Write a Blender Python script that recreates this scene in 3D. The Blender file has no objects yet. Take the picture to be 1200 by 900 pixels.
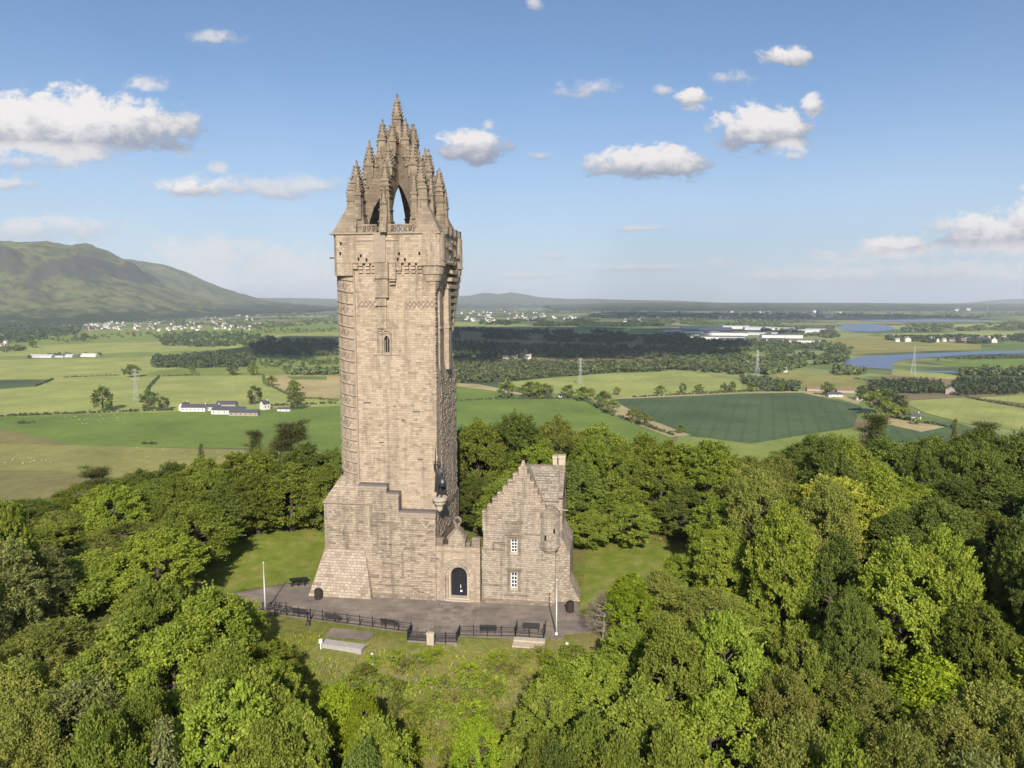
import bpy, math, random
import numpy as np
from mathutils import Vector
R = math.radians
random.seed(7)
SC = bpy.context.scene
COL = SC.collection

# ------------------------------------------------------------------ camera
CAM_H, PITCH, AZ, FPX = 37.4, R(6.58), R(8.0), 850.0
CAMP = np.array([28.0, -91.8, CAM_H])
cam_d = bpy.data.cameras.new('camera')
cam_d.sensor_width = 36.0
cam_d.lens = 36.0 * FPX / 1200.0
cam_d.clip_start = 0.5
cam_d.clip_end = 90000
cam = bpy.data.objects.new('camera', cam_d)
COL.objects.link(cam)
cam.location = CAMP
cam.rotation_euler = (R(90) - PITCH, 0, AZ)
SC.camera = cam
FW = np.array([-math.sin(AZ) * math.cos(PITCH), math.cos(AZ) * math.cos(PITCH), -math.sin(PITCH)])
RT = np.array([math.cos(AZ), math.sin(AZ), 0.0])
UP = np.cross(RT, FW)
FH = np.array([-math.sin(AZ), math.cos(AZ), 0.0])

def ray(x, y):
    return FW + RT * (x - 600) / FPX + UP * (450 - y) / FPX
def on_z(x, y, Z=0.0):
    d = ray(x, y); return CAMP + d * (Z - CAMP[2]) / d[2]
def on_t(x, y, t):
    d = ray(x, y); return CAMP + d * t / (d @ FH)
def proj(P):
    v = np.asarray(P, float) - CAMP; z = v @ FW
    return 600 + FPX * (v @ RT) / z, 450 - FPX * (v @ UP) / z
def st(x, y):
    v = np.array([x, y, 0]) - CAMP
    return v @ RT, v @ FH
def xy(s, t):
    p = CAMP + RT * s + FH * t
    return p[0], p[1]

# ------------------------------------------------------------------ render settings, sun and sky
SC.view_settings.view_transform = 'Standard'
SC.view_settings.look = 'None'
SC.view_settings.exposure = 0.6
SC.view_settings.gamma = 1.0
SC.view_settings.use_curve_mapping = False
SC.cycles.max_bounces = 4
SC.cycles.diffuse_bounces = 2
SC.cycles.glossy_bounces = 2
SC.cycles.transmission_bounces = 2
SC.cycles.volume_bounces = 0
SC.cycles.transparent_max_bounces = 8
SC.cycles.caustics_reflective = False
SC.cycles.caustics_refractive = False
SC.cycles.use_denoising = True

SUN_EL, SUN_AZ = R(32), R(169)          # azimuth clockwise from +Y
sunv = Vector((math.sin(SUN_AZ) * math.cos(SUN_EL), math.cos(SUN_AZ) * math.cos(SUN_EL), math.sin(SUN_EL)))
sl = bpy.data.lights.new('sun', 'SUN')
sl.energy = 4.2; sl.angle = R(0.5); sl.color = (1.0, 0.92, 0.80)
so = bpy.data.objects.new('sun', sl); COL.objects.link(so)
so.rotation_euler = sunv.to_track_quat('Z', 'Y').to_euler()
so.location = (0, -200, 300)

class NT:
    """small helper for node trees"""
    def __init__(s, nt): s.nt = nt
    def n(s, t, **k):
        nd = s.nt.nodes.new(t)
        for a, b in k.items(): setattr(nd, a, b)
        return nd
    def set(s, sock, v):
        if isinstance(v, bpy.types.NodeSocket): s.nt.links.new(v, sock)
        elif v is not None: sock.default_value = v
    def m(s, op, a, b=None, c=None, clamp=False):
        nd = s.n('ShaderNodeMath', operation=op); nd.use_clamp = clamp
        for i, v in enumerate((a, b, c)): s.set(nd.inputs[i], v)
        return nd.outputs[0]
    def vm(s, op, a, b=None, out=0, scale=None):
        nd = s.n('ShaderNodeVectorMath', operation=op)
        s.set(nd.inputs[0], a); s.set(nd.inputs[1], b)
        if scale is not None: s.set(nd.inputs[3], scale)
        return nd.outputs[out]
    def mix(s, f, a, b, blend='MIX'):
        nd = s.n('ShaderNodeMix', data_type='RGBA', blend_type=blend)
        s.set(nd.inputs[0], f); s.set(nd.inputs[6], a); s.set(nd.inputs[7], b)
        return nd.outputs[2]
    def noise(s, vec, scale, detail=3, rough=0.55, dist=0.0, dim='3D'):
        nd = s.n('ShaderNodeTexNoise', noise_dimensions=dim)
        s.set(nd.inputs['Vector'], vec); s.set(nd.inputs['Scale'], scale); s.set(nd.inputs['Detail'], detail)
        s.set(nd.inputs['Roughness'], rough); s.set(nd.inputs['Distortion'], dist)
        return nd.outputs['Fac']
    def ss(s, v, a, b):
        nd = s.n('ShaderNodeMapRange', interpolation_type='SMOOTHSTEP')
        s.set(nd.inputs[0], v); s.set(nd.inputs[1], a); s.set(nd.inputs[2], b)
        return nd.outputs[0]
    def ramp(s, f, stops, interp='LINEAR'):
        nd = s.n('ShaderNodeValToRGB'); cr = nd.color_ramp; cr.interpolation = interp
        while len(cr.elements) < len(stops): cr.elements.new(0.5)
        for e, (p, c) in zip(cr.elements, stops):
            e.position = p; e.color = (*c, 1)
        s.set(nd.inputs[0], f)
        return nd.outputs[0]
    def comb(s, x, y, z):
        nd = s.n('ShaderNodeCombineXYZ')
        for i, v in enumerate((x, y, z)): s.set(nd.inputs[i], v)
        return nd.outputs[0]

def rgb(r, g, b):
    f = lambda c: ((c / 255 + .055) / 1.055) ** 2.4 if c > 10 else c / 255 / 12.92
    return (f(r), f(g), f(b), 1)

# clouds of the sky: centre px, half size px, weight (1 = solid), softness group
CLOUDS = [
 (55, 150, 170, 44, 1.0), (150, 148, 95, 36, .95), (20, 130, 120, 30, .9), (222, 138, 26, 11, .55), (30, 190, 70, 10, .35), (8, 216, 34, 6, .4),
 (258, 44, 26, 10, .6), (170, 97, 24, 10, .42), (285, 219, 120, 13, .62), (230, 222, 60, 15, .75),
 (258, 197, 13, 7, .45), (50, 268, 100, 15, .48), (551, 173, 47, 21, 1.0), (573, 146, 8, 6, .4), (688, 104, 34, 12, .6),
 (776, 106, 9, 6, .35), (811, 115, 26, 20, .8), (922, 65, 44, 16, .75), (858, 92, 24, 10, .42),
 (893, 154, 66, 30, 1.0), (955, 125, 22, 20, .75), (928, 184, 14, 8, .4), (760, 193, 76, 22, 1.0), (632, 182, 12, 5, .3),
 (1165, 272, 70, 27, 1.0), (1205, 258, 50, 24, 1.0), (1112, 265, 24, 10, .5), (1043, 291, 48, 16, 1.0), (1000, 300, 50, 10, .6),
 (1120, 320, 130, 12, .62), (985, 323, 120, 11, .58), (1185, 326, 60, 16, .55), (1060, 316, 50, 9, .6),
 (653, 300, 22, 8, .5), (745, 314, 70, 5, .42), (625, 323, 40, 4, .38), (843, 306, 22, 6, .38),
 (250, 300, 66, 26, .68), (330, 312, 90, 24, .55), (290, 335, 120, 15, .45), (215, 320, 60, 20, .5), (372, 322, 40, 18, .5),
 (1210, 220, 14, 4, .35), (745, 268, 30, 4, .2), (625, 3, 12, 8, .4), (40, 258, 60, 5, .35),
]
w = bpy.data.worlds.new('World'); SC.world = w; w.use_nodes = True
N = NT(w.node_tree); w.node_tree.nodes.clear()
sky = N.n('ShaderNodeTexSky', sky_type='NISHITA')
sky.sun_disc = False; sky.sun_elevation = SUN_EL; sky.sun_rotation = SUN_AZ
sky.altitude = 100; sky.air_density = 1.0; sky.dust_density = 0.6; sky.ozone_density = 1.6
tc = N.n('ShaderNodeTexCoord')
D = tc.outputs['Generated']
dn = N.vm('NORMALIZE', D)
df = N.m('MAXIMUM', N.vm('DOT_PRODUCT', dn, tuple(FH), out=1), 0.05)
u = N.m('DIVIDE', N.vm('DOT_PRODUCT', dn, tuple(RT), out=1), df)
v = N.m('DIVIDE', N.vm('DOT_PRODUCT', dn, (0, 0, 1), out=1), df)
def uv_of(x, y):
    d = ray(x, y); return (d @ RT) / (d @ FH), d[2] / (d @ FH)
P2 = N.comb(u, N.m('MULTIPLY', v, 1.5), 0.0)
nA = N.noise(P2, 15.0, 8, 0.62, 0.4)
nB = N.noise(N.vm('ADD', P2, (3.1, 0.012, 4.0)), 42.0, 8, 0.66, 0.4)
nn = N.m('ADD', N.m('MULTIPLY', nA, 0.55), N.m('MULTIPLY', nB, 0.45))
nv = N.m('MULTIPLY', N.m('SUBTRACT', nn, 0.5), 4.4)
UVv = N.comb(u, v, 0.0)
def cloud_field(items, grow):
    dens = low = None
    for (cx, cy, ax, ay, wt) in items:
        u0, v0 = uv_of(cx, cy); u1, v1 = uv_of(cx + ax, cy); u2, v2 = uv_of(cx, cy - ay)
        iu, iv = 1 / abs(u1 - u0) / grow, 1 / abs(v2 - v0) / grow
        q = N.vm('MULTIPLY', N.vm('SUBTRACT', UVv, (u0, v0, 0)), (iu, iv, 0))
        e = N.vm('LENGTH', q, out=1)
        m = N.m('MULTIPLY_ADD', e, -1.0, max(wt, .8) + 0.08)        # 1 at the centre, falls outward
        q2 = N.vm('LENGTH', N.vm('ADD', q, (0.12, -0.62, 0)), out=1)
        m2 = N.m('MULTIPLY_ADD', q2, -1.0, 1.0)
        if dens is None: dens, low = m, m2
        else:
            sm = N.n('ShaderNodeMath', operation='SMOOTH_MAX')
            N.set(sm.inputs[0], m); N.set(sm.inputs[1], dens); sm.inputs[2].default_value = 0.18
            dens = sm.outputs[0]; low = N.m('MAXIMUM', low, m2)
    return dens, low
d1, low1 = cloud_field([c for c in CLOUDS if c[4] > .7], 1.24)
d2, low2 = cloud_field([c for c in CLOUDS if c[4] <= .7], 1.65)
a1_ = N.m('MULTIPLY', N.ss(N.m('ADD', d1, N.m('MULTIPLY', nv, 0.62)), 0.20, 0.58), N.ss(d1, -0.35, 0.18))
a2_ = N.m('MULTIPLY', N.ss(N.m('ADD', d2, N.m('MULTIPLY', nv, 0.8)), 0.05, 0.8), N.ss(d2, -0.35, 0.25))
alpha = N.m('MAXIMUM', a1_, N.m('MULTIPLY', a2_, 0.8))
lit = N.m('MAXIMUM', N.ss(N.m('ADD', low1, N.m('MULTIPLY', nv, 0.5)), -0.22, 0.62), N.m('MULTIPLY', N.ss(N.m('ADD', low2, N.m('MULTIPLY', nv, 0.5)), -0.5, 0.6), 0.8))
ccol = N.mix(lit, (0.36, 0.39, 0.48, 1), (1.05, 1.0, 0.97, 1))
bgs = N.n('ShaderNodeBackground'); bgs.inputs[1].default_value = 0.1
hz = N.ss(v, 0.34, -0.02)
skyc = N.mix(N.m('MULTIPLY', hz, 0.6), N.mix(1.0, sky.outputs[0], (0.66, 0.73, 0.82, 1), 'MULTIPLY'), (3.45, 3.95, 5.0, 1))
N.set(bgs.inputs[0], skyc)
bgc = N.n('ShaderNodeBackground'); bgc.inputs[1].default_value = 0.6
N.set(bgc.inputs[0], ccol)
mx = N.n('ShaderNodeMixShader'); wo = N.n('ShaderNodeOutputWorld')
N.set(mx.inputs[0], N.m('MULTIPLY', alpha, 0.94)); N.set(mx.inputs[1], bgs.outputs[0]); N.set(mx.inputs[2], bgc.outputs[0])
N.set(wo.inputs[0], mx.outputs[0])
w.cycles.sampling_method = 'MANUAL'; w.cycles.sample_map_resolution = 512

# ------------------------------------------------------------------ objects and meshes
def tag(o, label=None, cat=None, group=None, kind=None):
    if label: o['label'] = label
    if cat: o['category'] = cat
    if group: o['group'] = group
    if kind: o['kind'] = kind
    return o
def empty(name, loc=(0, 0, 0), rz=0.0):
    o = bpy.data.objects.new(name, None); COL.objects.link(o)
    o.location = loc; o.rotation_euler = (0, 0, rz); o.empty_display_size = 0.3
    return o
def thing(name, label, cat, loc=(0, 0, 0), rz=0.0, group=None):
    return tag(empty(name, loc, rz), label, cat, group)
def kids(o): return [c for c in bpy.data.objects if c.parent == o]
def copy_tree(o, parent=None, ch=None):
    c = o.copy(); COL.objects.link(c)
    if parent: c.parent = parent
    for k in (kids(o) if ch is None else ch): copy_tree(k, c)
    return c

class MB:
    """collects shapes and links them as ONE mesh object, with metre-scaled UVs laid along each face"""
    def __init__(s): s.V = []; s.F = []; s.M = []; s.n = 0
    def add(s, vs, fs, mi=0):
        s.V.extend([tuple(map(float, p)) for p in vs]); s.F.extend([tuple(i + s.n for i in f) for f in fs])
        s.M.extend([mi] * len(fs)); s.n += len(vs); return s
    def box(s, x0, x1, y0, y1, z0, z1, mi=0):
        return s.frust((x0, x1, y0, y1), (x0, x1, y0, y1), z0, z1, mi)
    def frust(s, a, b, z0, z1, mi=0):
        v = [(a[0], a[2], z0), (a[1], a[2], z0), (a[1], a[3], z0), (a[0], a[3], z0), (b[0], b[2], z1), (b[1], b[2], z1), (b[1], b[3], z1), (b[0], b[3], z1)]
        return s.add(v, [(3, 2, 1, 0), (4, 5, 6, 7), (0, 1, 5, 4), (1, 2, 6, 5), (2, 3, 7, 6), (3, 0, 4, 7)], mi)
    def prism(s, poly, z0, z1, mi=0):
        n = len(poly); v = [(x, y, z0) for x, y in poly] + [(x, y, z1) for x, y in poly]
        return s.add(v, [tuple(range(n - 1, -1, -1)), tuple(range(n, 2 * n))] + [(i, (i + 1) % n, n + (i + 1) % n, n + i) for i in range(n)], mi)
    def prism_y(s, poly, y0, y1, mi=0):
        """poly (x,z) counter-clockwise seen from -Y"""
        n = len(poly); v = [(x, y0, z) for x, z in poly] + [(x, y1, z) for x, z in poly]
        return s.add(v, [tuple(range(n)), tuple(range(2 * n - 1, n - 1, -1))] + [((i + 1) % n, i, n + i, n + (i + 1) % n) for i in range(n)], mi)
    def slab(s, poly, c, d, th, mi=0):
        """poly (r,z) extruded by thickness th across the vertical plane through c along unit d"""
        n = len(poly); px, py = -d[1] * th / 2, d[0] * th / 2
        v = [(c[0] + d[0] * r + px, c[1] + d[1] * r + py, z) for r, z in poly] + [(c[0] + d[0] * r - px, c[1] + d[1] * r - py, z) for r, z in poly]
        return s.add(v, [tuple(range(n - 1, -1, -1)), tuple(range(n, 2 * n))] + [(i, (i + 1) % n, n + (i + 1) % n, n + i) for i in range(n)], mi)
    def lathe(s, cx, cy, prof, n=16, mi=0, a0=0.0, a1=2 * math.pi, sq=False):
        full = a1 - a0 > 6.28; k = n if full else n + 1; v = []
        for r, z in prof:
            for i in range(k):
                a = a0 + (a1 - a0) * i / n
                v.append((cx + r * math.cos(a), cy + r * math.sin(a), z))
        f = []
        for j in range(len(prof) - 1):
            for i in range(n if full else n):
                i2 = (i + 1) % k
                f.append((j * k + i, j * k + i2, (j + 1) * k + i2, (j + 1) * k + i))
        if full:
            f.append(tuple(range(k - 1, -1, -1))); f.append(tuple((len(prof) - 1) * k + i for i in range(k)))
        return s.add(v, f, mi)
    def tube(s, pts, r, n=6, mi=0):
        P = [np.array(p, float) for p in pts]; rr = r if isinstance(r, (list, tuple)) else [r] * len(P); v = []
        for i, p in enumerate(P):
            d = P[min(i + 1, len(P) - 1)] - P[max(i - 1, 0)]; d /= np.linalg.norm(d) + 1e-9
            a = np.cross(d, (0, 0, 1) if abs(d[2]) < .9 else (1, 0, 0)); a /= np.linalg.norm(a); b = np.cross(d, a)
            for k in range(n):
                t = 2 * math.pi * k / n; v.append(p + rr[i] * (a * math.cos(t) + b * math.sin(t)))
        f = [(j * n + k, j * n + (k + 1) % n, (j + 1) * n + (k + 1) % n, (j + 1) * n + k) for j in range(len(P) - 1) for k in range(n)]
        f += [tuple(range(n - 1, -1, -1)), tuple((len(P) - 1) * n + k for k in range(n))]
        return s.add(v, f, mi)
    def bar(s, a, b, wx, mi=0): return s.tube([a, b], wx * .7071, 4, mi)
    def build(s, name, mats, parent=None, smooth=False, bevel=0.0):
        me = bpy.data.meshes.new(name)
        me.from_pydata(s.V, [], s.F)
        if not isinstance(mats, (list, tuple)): mats = [mats]
        for m in mats: me.materials.append(m)
        me.polygons.foreach_set('material_index', s.M)
        me.update()
        auto_uv(me)
        if smooth: me.polygons.foreach_set('use_smooth', [True] * len(me.polygons))
        o = bpy.data.objects.new(name, me); COL.objects.link(o)
        if parent: o.parent = parent
        if bevel:
            b = o.modifiers.new('bevel', 'BEVEL'); b.width = bevel; b.segments = 2; b.limit_method = 'ANGLE'
        return o

def auto_uv(me):
    nl, nf = len(me.loops), len(me.polygons)
    vi = np.empty(nl, np.int32); me.loops.foreach_get('vertex_index', vi)
    co = np.empty(len(me.vertices) * 3, np.float32); me.vertices.foreach_get('co', co); co = co.reshape(-1, 3)
    nr = np.empty(nf * 3, np.float32); me.polygons.foreach_get('normal', nr); nr = nr.reshape(-1, 3)
    lt = np.empty(nf, np.int32); me.polygons.foreach_get('loop_total', lt)
    ln = np.repeat(nr, lt, axis=0); p = co[vi]
    h = np.hypot(ln[:, 0], ln[:, 1]); flat = h < 0.3
    hh = np.maximum(h, 1e-6)
    uu = np.where(flat, p[:, 0], (-ln[:, 1] * p[:, 0] + ln[:, 0] * p[:, 1]) / hh)
    vv = np.where(flat, p[:, 1], p[:, 2] / np.maximum(hh, .3))
    uv = np.stack([uu, vv], 1).astype(np.float32).ravel()
    l = me.uv_layers.new(name='metres'); l.data.foreach_set('uv', uv)

# ------------------------------------------------------------------ materials
def mat(name, fn, rough=0.85, spec=0.2):
    m = bpy.data.materials.new(name); m.use_nodes = True; m.node_tree.nodes.clear()
    T = NT(m.node_tree); out = T.n('ShaderNodeOutputMaterial'); b = T.n('ShaderNodeBsdfPrincipled')
    b.inputs['Roughness'].default_value = rough; b.inputs['Specular IOR Level'].default_value = spec
    T.set(out.inputs[0], b.outputs[0])
    c = fn(T, b)
    if c is not None: T.set(b.inputs['Base Color'], c)
    return m
def plain_mat(name, c, rough=0.6, spec=0.3, metal=0.0, var=0.25, sc=3.0):
    def fn(T, b):
        b.inputs['Metallic'].default_value = metal
        o = T.n('ShaderNodeTexCoord').outputs['Object']
        return T.mix(T.noise(o, sc, 4), tuple(x * (1 - var) for x in c[:3]) + (1,), tuple(min(1, x * (1 + var)) for x in c[:3]) + (1,))
    return mat(name, fn, rough, spec)

def stone(name, c1, c2, c3, bw=0.78, rh=0.34, mortar=0.014, stain=0.5, bump=0.6, mcol=None, lich=0.35):
    """coursed masonry: blocks of several colours, weathering streaks and lichen blotches"""
    def fn(T, b):
        uvn = T.n('ShaderNodeTexCoord'); uv = uvn.outputs['UV']; ob = uvn.outputs['Object']
        wob = T.noise(ob, 2.2, 2)
        uvw = T.vm('ADD', uv, T.comb(T.m('MULTIPLY', wob, 0.06), T.m('MULTIPLY', T.noise(ob, 1.4, 2), 0.08), 0))
        br = T.n('ShaderNodeTexBrick'); T.set(br.inputs['Vector'], uvw)
        br.offset = 0.47; br.squash = 0.72; br.squash_frequency = 3
        for k, vv in (('Scale', 1.0), ('Mortar Size', mortar), ('Mortar Smooth', 0.3), ('Bias', 0.0), ('Brick Width', bw), ('Row Height', rh)): br.inputs[k].default_value = vv
        br.inputs['Color1'].default_value = (0, 0, 0, 1); br.inputs['Color2'].default_value = (1, 1, 1, 1); br.inputs['Mortar'].default_value = (.5, .5, .5, 1)
        pal = T.ramp(br.outputs['Color'], [(0.0, c3), (0.16, c2), (0.45, c1), (0.72, tuple(x * 1.12 for x in c1)), (0.9, c2), (1.0, tuple(x * .8 for x in c2))])
        col = T.mix(T.m('MULTIPLY', T.noise(ob, 0.55, 5, 0.65), 0.9), pal, T.mix(.5, pal, (*c2, 1)))
        # streaks running down, and soot
        sv = T.vm('MULTIPLY', ob, (1.0, 1.0, 0.10))
        st_ = T.ss(T.noise(sv, 1.1, 6, 0.66), 0.47, 0.72)
        col = T.mix(T.m('MULTIPLY', st_, stain), col, (0.135, 0.11, 0.088, 1))
        s2 = T.ss(T.noise(T.vm('MULTIPLY', ob, (.55, .55, .045)), 1.0, 5, .6), .5, .68)
        col = T.mix(T.m('MULTIPLY', s2, stain * .55), col, (.19, .155, .12, 1))
        bl = T.ss(T.noise(ob, 0.23, 6, 0.68), 0.50, 0.72)
        col = T.mix(T.m('MULTIPLY', T.ss(T.noise(ob, 0.8, 6, 0.7), .54, .74), stain * .8), col, (.17, .14, .115, 1))
        col = T.mix(T.m('MULTIPLY', bl, lich), col, (0.44, 0.37, 0.29, 1))
        gr = T.noise(ob, 14.0, 3, 0.7)
        col = T.mix(1.0, col, T.ramp(gr, [(0.25, (.80,) * 3), (0.75, (1.13,) * 3)]), 'MULTIPLY')
        mc = mcol or tuple(x * 0.62 for x in c2)
        col = T.mix(T.m('MULTIPLY', br.outputs['Fac'], 0.75), col, (*mc, 1))
        bp = T.n('ShaderNodeBump'); bp.inputs['Strength'].default_value = bump; bp.inputs['Distance'].default_value = 0.07
        hgt = T.m('ADD', T.m('MULTIPLY', br.outputs['Fac'], -0.8), T.m('ADD', T.m('MULTIPLY', T.noise(ob, 5.0, 5, 0.65), 0.9), T.m('MULTIPLY', br.outputs['Color'], 0.35)))
        T.set(bp.inputs['Height'], hgt); T.set(b.inputs['Normal'], bp.outputs[0])
        return col
    return mat(name, fn, 0.92, 0.12)

ST = stone('sandstone_ashlar', (.475, .38, .285), (.415, .32, .235), (.29, .222, .165), bw=.66, rh=.29, stain=.62, mortar=.011)
ST_PALE = stone('pale_rubble', (.50, .43, .345), (.40, .31, .235), (.26, .185, .14), bw=.62, rh=.36, mortar=.03, stain=.3, mcol=(.27, .225, .18), bump=.9)
ST_GREY = stone('weathered_ashlar', (.45, .366, .278), (.385, .305, .23), (.265, .212, .164), bw=.66, rh=.29, stain=.8, bump=.9)
ST_CROWN = stone('crown_stone', (.31, .248, .185), (.255, .20, .148), (.165, .13, .10), bw=1.0, rh=.42, mortar=.01, stain=.6, lich=.2)
ST_LODGE = stone('lodge_rubble', (.45, .382, .30), (.385, .315, .245), (.24, .195, .158), bw=.55, rh=.27, mortar=.02, stain=.6, bump=1.0)
ST_DARK = stone('rough_stone', (.30, .245, .19), (.24, .19, .145), (.15, .12, .09), stain=.5, bump=.8)  # darker tone on ledges and courses: stain, plus shade lines put into colour
SLABS = stone('roof_slabs', (.36, .31, .255), (.30, .255, .21), (.19, .16, .135), bw=.8, rh=.45, mortar=.03, stain=.3, bump=.9, mcol=(.09, .08, .07))
TRIM = plain_mat('dressed_stone', (.325, .262, .202), .9, .1, var=.3, sc=2.5)
PALE_TRIM = plain_mat('pale_dressed_stone', (.47, .395, .31), .9, .1, var=.28, sc=2.5)
DARKT = plain_mat('dark_stone', (.13, .11, .09), .9, .1, var=.4)  # plain dark colour for drain slots, stair lights and spouts
LEAD = plain_mat('lead', (.13, .115, .115), .6, .3)
BRONZE = plain_mat('bronze', (.055, .055, .06), .45, .5, .4)
IRON = plain_mat('black_iron', (.022, .022, .025), .5, .4)
WHITE = plain_mat('white_paint', (.78, .78, .74), .5, .3, var=.06)
GLASS = mat('window_glass', lambda T, b: (.02, .03, .045, 1), .08, .6)
DOORM = plain_mat('dark_door', (.014, .015, .022), .6, .3)
VOID = plain_mat('dark_interior', (.02, .017, .015), .95, .0)
BENCHM = plain_mat('bench_slats', (.045, .04, .042), .6, .3, var=.4, sc=9)
CONC = plain_mat('concrete', (.38, .355, .335), .9, .1, var=.3, sc=2)
# ------------------------------------------------------------------ terrain
ZP = -104.0
def hill_z(x, y):
    s, t = st(x, y)
    z = 0.0
    d = max(0.0, 76.5 - t)
    # the scarp in front of the terrace
    z -= 0.27 * d + 0.012 * max(0, d - 18) ** 2
    # rounded summit
    rr = math.hypot((s + 3) / 1.15, t - 96)
    z -= 0.0016 * max(0, rr - 42) ** 2
    # the lawn mound beside the tower
    z += 1.1 * math.exp(-(((x + 25) / 9) ** 2 + ((y - 12) / 10) ** 2))
    # clipped so that the terrace stays level
    k = 1.0
    if -18 < x < 27 and -17 < y < 14: k = 0.0
    z = z * k if d <= 0 else z
    z += 0.25 * k * (math.sin(x * .33 + 1) * math.sin(y * .27)) * (1 if d > 1 or rr > 38 else .15)
    return max(z, ZP - 6)
def ground_fn(T, b):
    o = T.n('ShaderNodeTexCoord').outputs['Object']
    n1 = T.noise(o, 0.10, 5, .6); n2 = T.noise(o, 1.3, 5, .65); n3 = T.noise(o, 9.0, 3, .7)
    c = T.ramp(n2, [(.25, (.105, .13, .028)), (.5, (.18, .20, .045)), (.75, (.29, .265, .10))])
    dry = T.ss(n1, .42, .6)
    c = T.mix(T.m('MULTIPLY', dry, .6), c, (.27, .22, .10, 1))
    c = T.mix(1.0, c, T.ramp(n3, [(.25, (.65,) * 3), (.75, (1.25,) * 3)]), 'MULTIPLY')
    bp = T.n('ShaderNodeBump'); bp.inputs['Strength'].default_value = .7; bp.inputs['Distance'].default_value = .25
    T.set(bp.inputs['Height'], T.noise(o, 5, 5, .7)); T.set(b.inputs['Normal'], bp.outputs[0])
    return c
M_GROUND = mat('hill_grass', ground_fn, .95, .05)
def lawn_fn(T, b):
    o = T.n('ShaderNodeTexCoord').outputs['Object']
    n2 = T.noise(o, 0.45, 5, .62); n3 = T.noise(o, 7.0, 4, .7)
    c = T.ramp(n2, [(.3, (.135, .185, .028)), (.5, (.19, .225, .042)), (.72, (.30, .27, .09))])
    c = T.mix(1.0, c, T.ramp(n3, [(.25, (.74,) * 3), (.75, (1.2,) * 3)]), 'MULTIPLY')
    bp = T.n('ShaderNodeBump'); bp.inputs['Strength'].default_value = .5; bp.inputs['Distance'].default_value = .12
    T.set(bp.inputs['Height'], T.noise(o, 7, 5, .7)); T.set(b.inputs['Normal'], bp.outputs[0])
    return c
M_LAWN = mat('lawn_grass', lawn_fn, .95, .05)
g = MB(); n = 150
xs = np.concatenate([np.linspace(-420, -70, 40)[:-1], np.linspace(-70, 80, 130), np.linspace(80, 440, 40)[1:]])
ys = np.concatenate([np.linspace(-260, -90, 30)[:-1], np.linspace(-90, 60, 130), np.linspace(60, 560, 55)[1:]])
V = [(x, y, hill_z(x, y) - .03) for y in ys for x in xs]; nx = len(xs)
g.add(V, [(j * nx + i, j * nx + i + 1, (j + 1) * nx + i + 1, (j + 1) * nx + i) for j in range(len(ys) - 1) for i in range(nx - 1)])
tag(g.build('hill_ground', M_GROUND, smooth=True), kind='structure')

def drape(name, poly, m, dz, step=1.2):
    """a sheet over a polygon (x,y), following the hill"""
    P = np.array(poly); x0, y0 = P.min(0); x1, y1 = P.max(0); g = MB()
    import mathutils
    from mathutils.geometry import tessellate_polygon, delaunay_2d_cdt
    pts = [Vector(p) for p in poly]; ne = len(pts)
    def inside(q):
        c = False
        for i in range(ne):
            a, b = poly[i], poly[(i + 1) % ne]
            if (a[1] > q[1]) != (b[1] > q[1]) and q[0] < (b[0] - a[0]) * (q[1] - a[1]) / (b[1] - a[1]) + a[0]: c = not c
        return c
    x = x0 + .37
    while x < x1:
        y = y0 + .41
        while y < y1:
            if inside((x, y)): pts.append(Vector((x, y)))
            y += step
        x += step
    r = delaunay_2d_cdt(pts, [(i, (i + 1) % ne) for i in range(ne)], [], 1, 1e-4)
    g.add([(p.x, p.y, hill_z(p.x, p.y) + dz) for p in r[0]], [tuple(f) for f in r[2]])
    return tag(g.build(name, m, smooth=True), kind='structure')
drape('lawn', [(-29, -4), (-21, -8.8), (-14.3, -3.9), (-9.5, -3.2), (-8, 12), (-12, 21), (-22, 22), (-30, 10)], M_LAWN, .03)
drape('lawn', [(24.4, -8.5), (24.5, 20), (34, 21), (42, 12), (38, -2), (30, -9)], M_LAWN, .03)

# terrace of worn tarmac, with the paler slab path from the door to the lookout
def tar_fn(T, b):
    o = T.n('ShaderNodeTexCoord').outputs['Object']
    a = T.noise(T.vm('MULTIPLY', o, (1, 1.6, 1)), .32, 5, .6); c = T.noise(o, 16, 3, .7)
    col = T.ramp(a, [(.3, (.165, .142, .126)), (.5, (.225, .190, .165)), (.7, (.30, .25, .21))])
    col = T.mix(1.0, col, T.ramp(c, [(.3, (.8,) * 3), (.7, (1.14,) * 3)]), 'MULTIPLY')
    s = T.ss(T.noise(T.vm('MULTIPLY', o, (.4, 2.2, 1)), 1.1, 4), .6, .72)
    col = T.mix(T.m('MULTIPLY', s, .5), col, (.085, .075, .07, 1))
    br = T.n('ShaderNodeTexBrick'); T.set(br.inputs['Vector'], T.vm('ADD', o, T.comb(T.m('MULTIPLY', a, .5), T.m('MULTIPLY', a, .4), 0))); br.inputs['Scale'].default_value = 1; br.inputs['Brick Width'].default_value = 4.2; br.inputs['Row Height'].default_value = 2.6; br.inputs['Mortar Size'].default_value = .035
    br.inputs['Color1'].default_value = (.86, .86, .86, 1); br.inputs['Color2'].default_value = (1.12, 1.1, 1.08, 1); br.inputs['Mortar'].default_value = (.62, .6, .58, 1)
    return T.mix(.75, col, br.outputs['Color'], 'MULTIPLY')
M_TAR = mat('tarmac', tar_fn, .95, .1)
M_FLAG = stone('path_slabs', (.27, .23, .20), (.22, .185, .16), (.13, .112, .10), bw=1.3, rh=.8, mortar=.02, stain=.35, bump=.25)
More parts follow.
